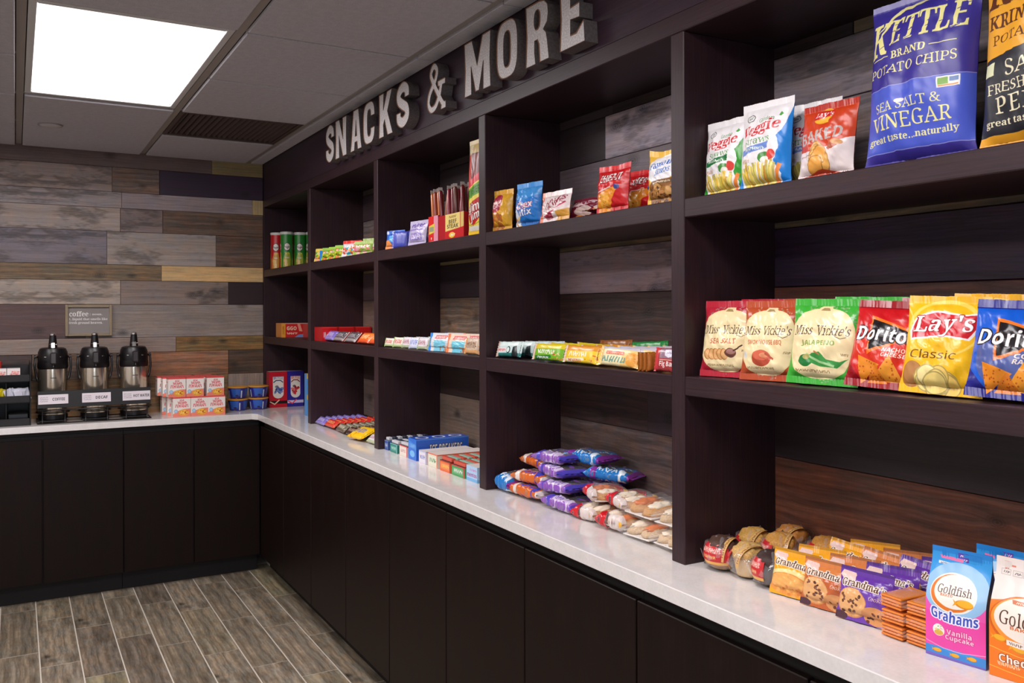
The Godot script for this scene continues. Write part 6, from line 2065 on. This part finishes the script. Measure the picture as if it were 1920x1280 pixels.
func cracker_bag(label: String, at: Vector3, turn: float, pr: String, base: Color, side: Color, sd: int, sz := Vector3(0.096, 0.178, 0.052)) -> void:
	var t := thing("fish_cracker_bag", label, "cracker bag", at, Vector3(0, turn, 0), "fish cracker bags")
	var fm := MT(pr, Color.WHITE, 0.3)
	part(t, "bag_body", gusset(sz.x, sz.y, sz.z, sd), [fm, M(base, 0.3), M(side, 0.3), M(side, 0.3), M(base, 0.4)])
	part(t, "top_seal", bag_mesh(sz.x, sz.y, 0.02, sd)[1], [MT(pr, Color.WHITE, 0.35), M(base, 0.35)], Vector3(0, -0.006, 0))

func muffin(label: String, at: Vector3, turn: float, tilt: float, cup: Color, top: Color, wide := 1.3) -> void:
	var t := thing("wrapped_muffin", label, "muffin", at, Vector3(tilt, turn, 0), "wrapped muffins on the counter")
	t.scale = Vector3(0.9, 0.95, 0.9)
	var n := 48
	var prof := [Vector2(0.026, 0.0), Vector2(0.036, 0.040)]
	part(t, "paper_cup", grid(n, 4, func(u: float, v: float) -> Vector3:
		var a := -u * TAU
		var r: float = lerpf(prof[1].x, prof[0].x, v) + (0.0012 if int(round(u * n)) % 2 == 0 else -0.0008)
		return Vector3(sin(a + PI) * r, 0.003 + (1.0 - v) * 0.040, cos(a + PI) * r)), M(cup, 0.7))
	part(t, "crumb_top", lump(0.042, 0.020, 0.043, 3, 0.12, 0.5), MT("galvanised", top, 0.65, Vector3(2, 1, 1)), Vector3(0, 0.036, 0))
	part(t, "film", lump(0.047, 0.036, 0.050, 6, 0.17, 0.35), M(Color(0.95, 0.95, 0.95, 0.12), 0.07), Vector3(0, 0.0, 0))
	var shell := func(a0: float, a1: float, y0: float, y1: float) -> ArrayMesh:
		return grid(10, 6, func(u: float, v: float) -> Vector3:
			var a := lerpf(a0, a1, u)
			var y := lerpf(y1, y0, v)
			var k := sqrt(maxf(1.0 - pow((y - 0.034) / 0.042, 2.0), 0.1))
			return Vector3(sin(a) * 0.0475 * k, y, cos(a) * 0.0505 * k))
	part(t, "label", shell.call(-1.5, -1.5 + wide, 0.016, 0.062), MT("bake_label", Color.WHITE, 0.25))
	part(t, "strip", grid(14, 1, func(u: float, v: float) -> Vector3:
		var a := lerpf(-0.5, 1.75, u)
		return Vector3(0.030 + (v - 0.5) * 0.012 - 0.012 * u, 0.033 + 0.0415 * cos(a), 0.046 * sin(a))), MT("bake_strip", Color.WHITE, 0.3))
	part(t, "film_tail", cbox(0.03, 0.022, 0.0008, 0.0002), M(Color(0.95, 0.95, 0.95, 0.25), 0.1), Vector3(-0.050, 0.030, 0.012), Vector3(20, -60, 12))

func cracker_pack(label: String, at: Vector3, turn: float) -> void:
	var t := thing("cracker_pack", label, "cracker pack", at, Vector3(0, turn, 0), "stacked orange cracker packs")
	var c := M(C(232, 132, 46), 0.55)
	for k in 4:
		part(t, "cracker", cbox(0.043, 0.0036, 0.078, 0.0012), c, Vector3(0, 0.0035 + k * 0.0056, 0))
		if k < 3:
			part(t, "filling", cbox(0.037, 0.002, 0.07, 0.0005), M(C(246, 190, 110), 0.6), Vector3(0, 0.0063 + k * 0.0056, 0))
	part(t, "film", wrap_mesh(0.10, 0.046, 0.0245, 171), M(Color(1.0, 0.93, 0.85, 0.15), 0.1), Vector3(0, 0.0123, 0), Vector3(-90, 90, 0))

func bay_five():
	print_kettle()
	print_label_bag("label_red", C(186, 40, 58), C(232, 150, 150), "SEA SALT", C(196, 106, 70), 0)
	print_label_bag("label_brown", C(182, 78, 44), C(236, 170, 140), "SMOKEHOUSE BBQ", C(196, 110, 70), 1)
	print_label_bag("label_green", C(62, 172, 56), C(170, 226, 150), "JALAPENO", C(130, 160, 70), 2)
	print_tortilla("tortilla_red", C(200, 28, 34), C(150, 16, 28), "NACHO", "CHEESE")
	print_tortilla("tortilla_blue", C(26, 92, 204), C(34, 34, 130), "COOL", "RANCH")
	print_lays()
	print_veggie("veggie_green", C(48, 150, 40), C(36, 120, 60))
	print_veggie("veggie_blue", C(30, 130, 214), C(110, 140, 210))
	print_baked()
	print_cookies("cookies_orange", C(240, 168, 36), C(232, 160, 60), 0)
	print_cookies("cookies_brown", C(214, 130, 70), C(190, 96, 50), 1)
	print_cookies("cookies_purple", C(104, 58, 160), C(112, 66, 168), 1)
	print_fish()
	# ---- upper shelf
	bag("chip_bag", "white and green veggie straw bag beside the fourth upright, top shelf", Vector3(0.06, SH1 + 0.0005, 3.932), Vector3(0.130, 0.172, 0.05), "veggie_green", C(60, 150, 50), {"lean": 4.0, "turn": -88.0, "sd": 201})
	bag("chip_bag", "white and blue veggie straw bag beside the green one, top shelf", Vector3(0.062, SH1 + 0.0005, 4.048), Vector3(0.132, 0.190, 0.055), "veggie_blue", C(30, 110, 190), {"lean": 4.0, "turn": -84.0, "sd": 202})
	bag("chip_bag", "white and blue veggie straw bag tucked behind the front blue one, top shelf", Vector3(0.135, SH1 + 0.0005, 4.105), Vector3(0.132, 0.185, 0.055), "veggie_blue", C(30, 110, 190), {"lean": 5.0, "turn": -84.0, "sd": 203})
	bag("chip_bag", "orange red baked chip bag with a white lower half, top shelf", Vector3(0.07, SH1 + 0.0005, 4.198), Vector3(0.128, 0.158, 0.05), "baked", C(196, 70, 40), {"lean": 8.0, "turn": -86.0, "sd": 204})
	bag("chip_bag", "green chip bag half hidden behind the large purple bag, top shelf", Vector3(0.16, SH1 + 0.0005, 4.29), Vector3(0.13, 0.165, 0.05), "label_green", C(60, 150, 50), {"lean": 8.0, "turn": -86.0, "sd": 205})
	bag("chip_bag", "large purple potato chip bag with pale yellow lettering, top shelf", Vector3(0.075, SH1 + 0.0005, 4.398), Vector3(0.215, 0.315, 0.08), "kettle", C(54, 44, 130), {"lean": 5.0, "turn": -88.0, "sd": 206, "rough": 0.38, "rumple": 0.8})
	bag("chip_bag", "large orange and black krinkle potato chip bag, top shelf", Vector3(0.075, SH1 + 0.0005, 4.622), Vector3(0.215, 0.315, 0.08), "krinkle", C(220, 150, 50), {"lean": 5.0, "turn": -88.0, "sd": 207, "rough": 0.38, "rumple": 0.8})
	# ---- middle shelf
	var chips := [["label_red", 3.947, 0.146, 0.171, 9.0, 0.0, C(170, 40, 54), "red and cream sea salt chip bag"], ["label_brown", 4.068, 0.140, 0.170, 10.0, 0.0, C(160, 70, 40), "rust brown and cream chip bag"], ["label_green", 4.204, 0.150, 0.172, 12.0, -1.0, C(60, 160, 50), "bright green and cream chip bag"], ["tortilla_red", 4.338, 0.140, 0.168, 18.0, -3.0, C(170, 24, 30), "red tortilla chip bag"], ["lays", 4.455, 0.138, 0.172, 12.0, -2.0, C(232, 180, 40), "yellow potato chip bag"], ["tortilla_blue", 4.580, 0.146, 0.164, 16.0, -3.0, C(34, 60, 170), "blue tortilla chip bag"]]
	var i := 0
	for c in chips:
		bag("chip_bag", c[7] + " in the front row of the middle shelf", Vector3(0.05, SH2 + 0.0005, c[1]), Vector3(c[2], c[3], 0.05), c[0], c[6], {"lean": c[4], "turn": -77.0, "tilt": c[5], "sd": 220 + i, "rumple": 0.9, "rough": 0.24})
		bag("chip_bag", c[7] + " tucked in the second row of the middle shelf", Vector3(0.125, SH2 + 0.0005, c[1] + 0.035), Vector3(c[2], c[3] + 0.004, 0.045), c[0], c[6], {"lean": c[4], "turn": -77.0, "tilt": c[5], "sd": 240 + i, "rumple": 1.1, "rough": 0.24})
		i += 1
	# ---- counter
	var tan := C(232, 196, 140)
	var brown := C(70, 46, 40)
	muffin("wrapped dark muffin with a red label against the fourth upright, front row", Vector3(0.055, CT + 0.003, 3.926), -70, 0, C(190, 150, 110), C(96, 64, 50), 2.3)
	muffin("wrapped pale muffin in the middle of the front row of muffins", Vector3(0.062, CT + 0.003, 3.997), -100, 0, tan, C(240, 190, 110))
	muffin("wrapped dark chocolate muffin beside the orange cookie pack, front row", Vector3(0.06, CT + 0.003, 4.066), -58, 0, brown, C(70, 46, 40))
	muffin("wrapped golden muffin against the fourth upright, second row", Vector3(0.155, CT + 0.008, 3.922), -80, 6, tan, C(236, 180, 90))
	muffin("wrapped golden muffin in the middle of the second row", Vector3(0.160, CT + 0.012, 3.995), -60, 4, tan, C(236, 170, 80))
	muffin("wrapped golden muffin against the wooden wall near the upright, last row", Vector3(0.238, CT + 0.010, 3.955), -95, 0, tan, C(226, 150, 70))
	muffin("wrapped golden muffin against the wooden wall behind the cookie packs, last row", Vector3(0.238, CT + 0.006, 4.055), -70, 0, tan, C(230, 160, 70))
	var packs := [["cookies_orange", 4.146, "orange sandwich cookie pack", C(232, 160, 40)], ["cookies_brown", 4.226, "brown chocolate chip cookie pack", C(196, 110, 60)], ["cookies_purple", 4.312, "purple chocolate chip cookie pack", C(90, 50, 150)]]
	for p in packs:
		for k in 4:
			bag("cookie_pack", p[2] + [" standing in front of its row", " second in its row", " third in its row", " last in its row against the wall"][k] + " on the counter", Vector3(0.032 + k * 0.058, CT + 0.0005 + (0.0 if k < 2 else 0.004), p[1] + k * 0.012 + (0.02 if k == 3 else 0.0)), Vector3(0.104, 0.092 + (0.0 if p[0] != "cookies_purple" else 0.004), 0.03), p[0], p[3], {"lean": 14.0 + 6.0 * (k % 3), "turn": -80.0 + (k * 7) % 6, "tilt": [0.0, 3.0, -6.0, 4.0][k], "sd": 260 + k, "cat": "cookie pack", "group": "cookie packs on the counter", "rumple": 0.8, "rough": 0.24})
	for k in 3:
		cracker_pack("orange sandwich cracker pack in the stack touching the purple cookies, %s" % ["lowest", "middle", "topmost"][k], Vector3(0.058, CT + 0.001 + k * 0.0255, 4.384), -90 + [0, 2, -3][k])
		cracker_pack("orange sandwich cracker pack in the stack touching the pink cracker bag, %s" % ["lowest", "middle", "topmost"][k], Vector3(0.062, CT + 0.001 + k * 0.0255, 4.431), -90 + [1, -2, 3][k])
		cracker_pack("orange sandwich cracker pack in the stack behind the front ones, %s" % ["lowest", "middle", "topmost"][k], Vector3(0.150, CT + 0.001 + k * 0.0255, 4.425), -90 + [0, 3, -2][k])
	cracker_bag("pink and blue fish cracker bag standing in front of the row", Vector3(0.048, CT + 0.0005, 4.497), -80, "fish_pink", C(50, 140, 210), C(56, 96, 176), 301)
	cracker_bag("pink and blue fish cracker bag second in its row", Vector3(0.118, CT + 0.0005, 4.530), -82, "fish_pink", C(50, 140, 210), C(56, 96, 176), 302)
	cracker_bag("pink and blue fish cracker bag at the back of its row", Vector3(0.196, CT + 0.0005, 4.575), -84, "fish_pink", C(50, 140, 210), C(56, 96, 176), 303)
	cracker_bag("orange and cream fish cracker bag standing in front of the row", Vector3(0.058, CT + 0.0005, 4.603), -82, "fish_orange", C(236, 130, 40), C(232, 140, 60), 304, Vector3(0.098, 0.184, 0.055))
	cracker_bag("orange and cream fish cracker bag second in its row", Vector3(0.135, CT + 0.0005, 4.655), -84, "fish_orange", C(236, 130, 40), C(232, 140, 60), 305, Vector3(0.098, 0.2, 0.055))
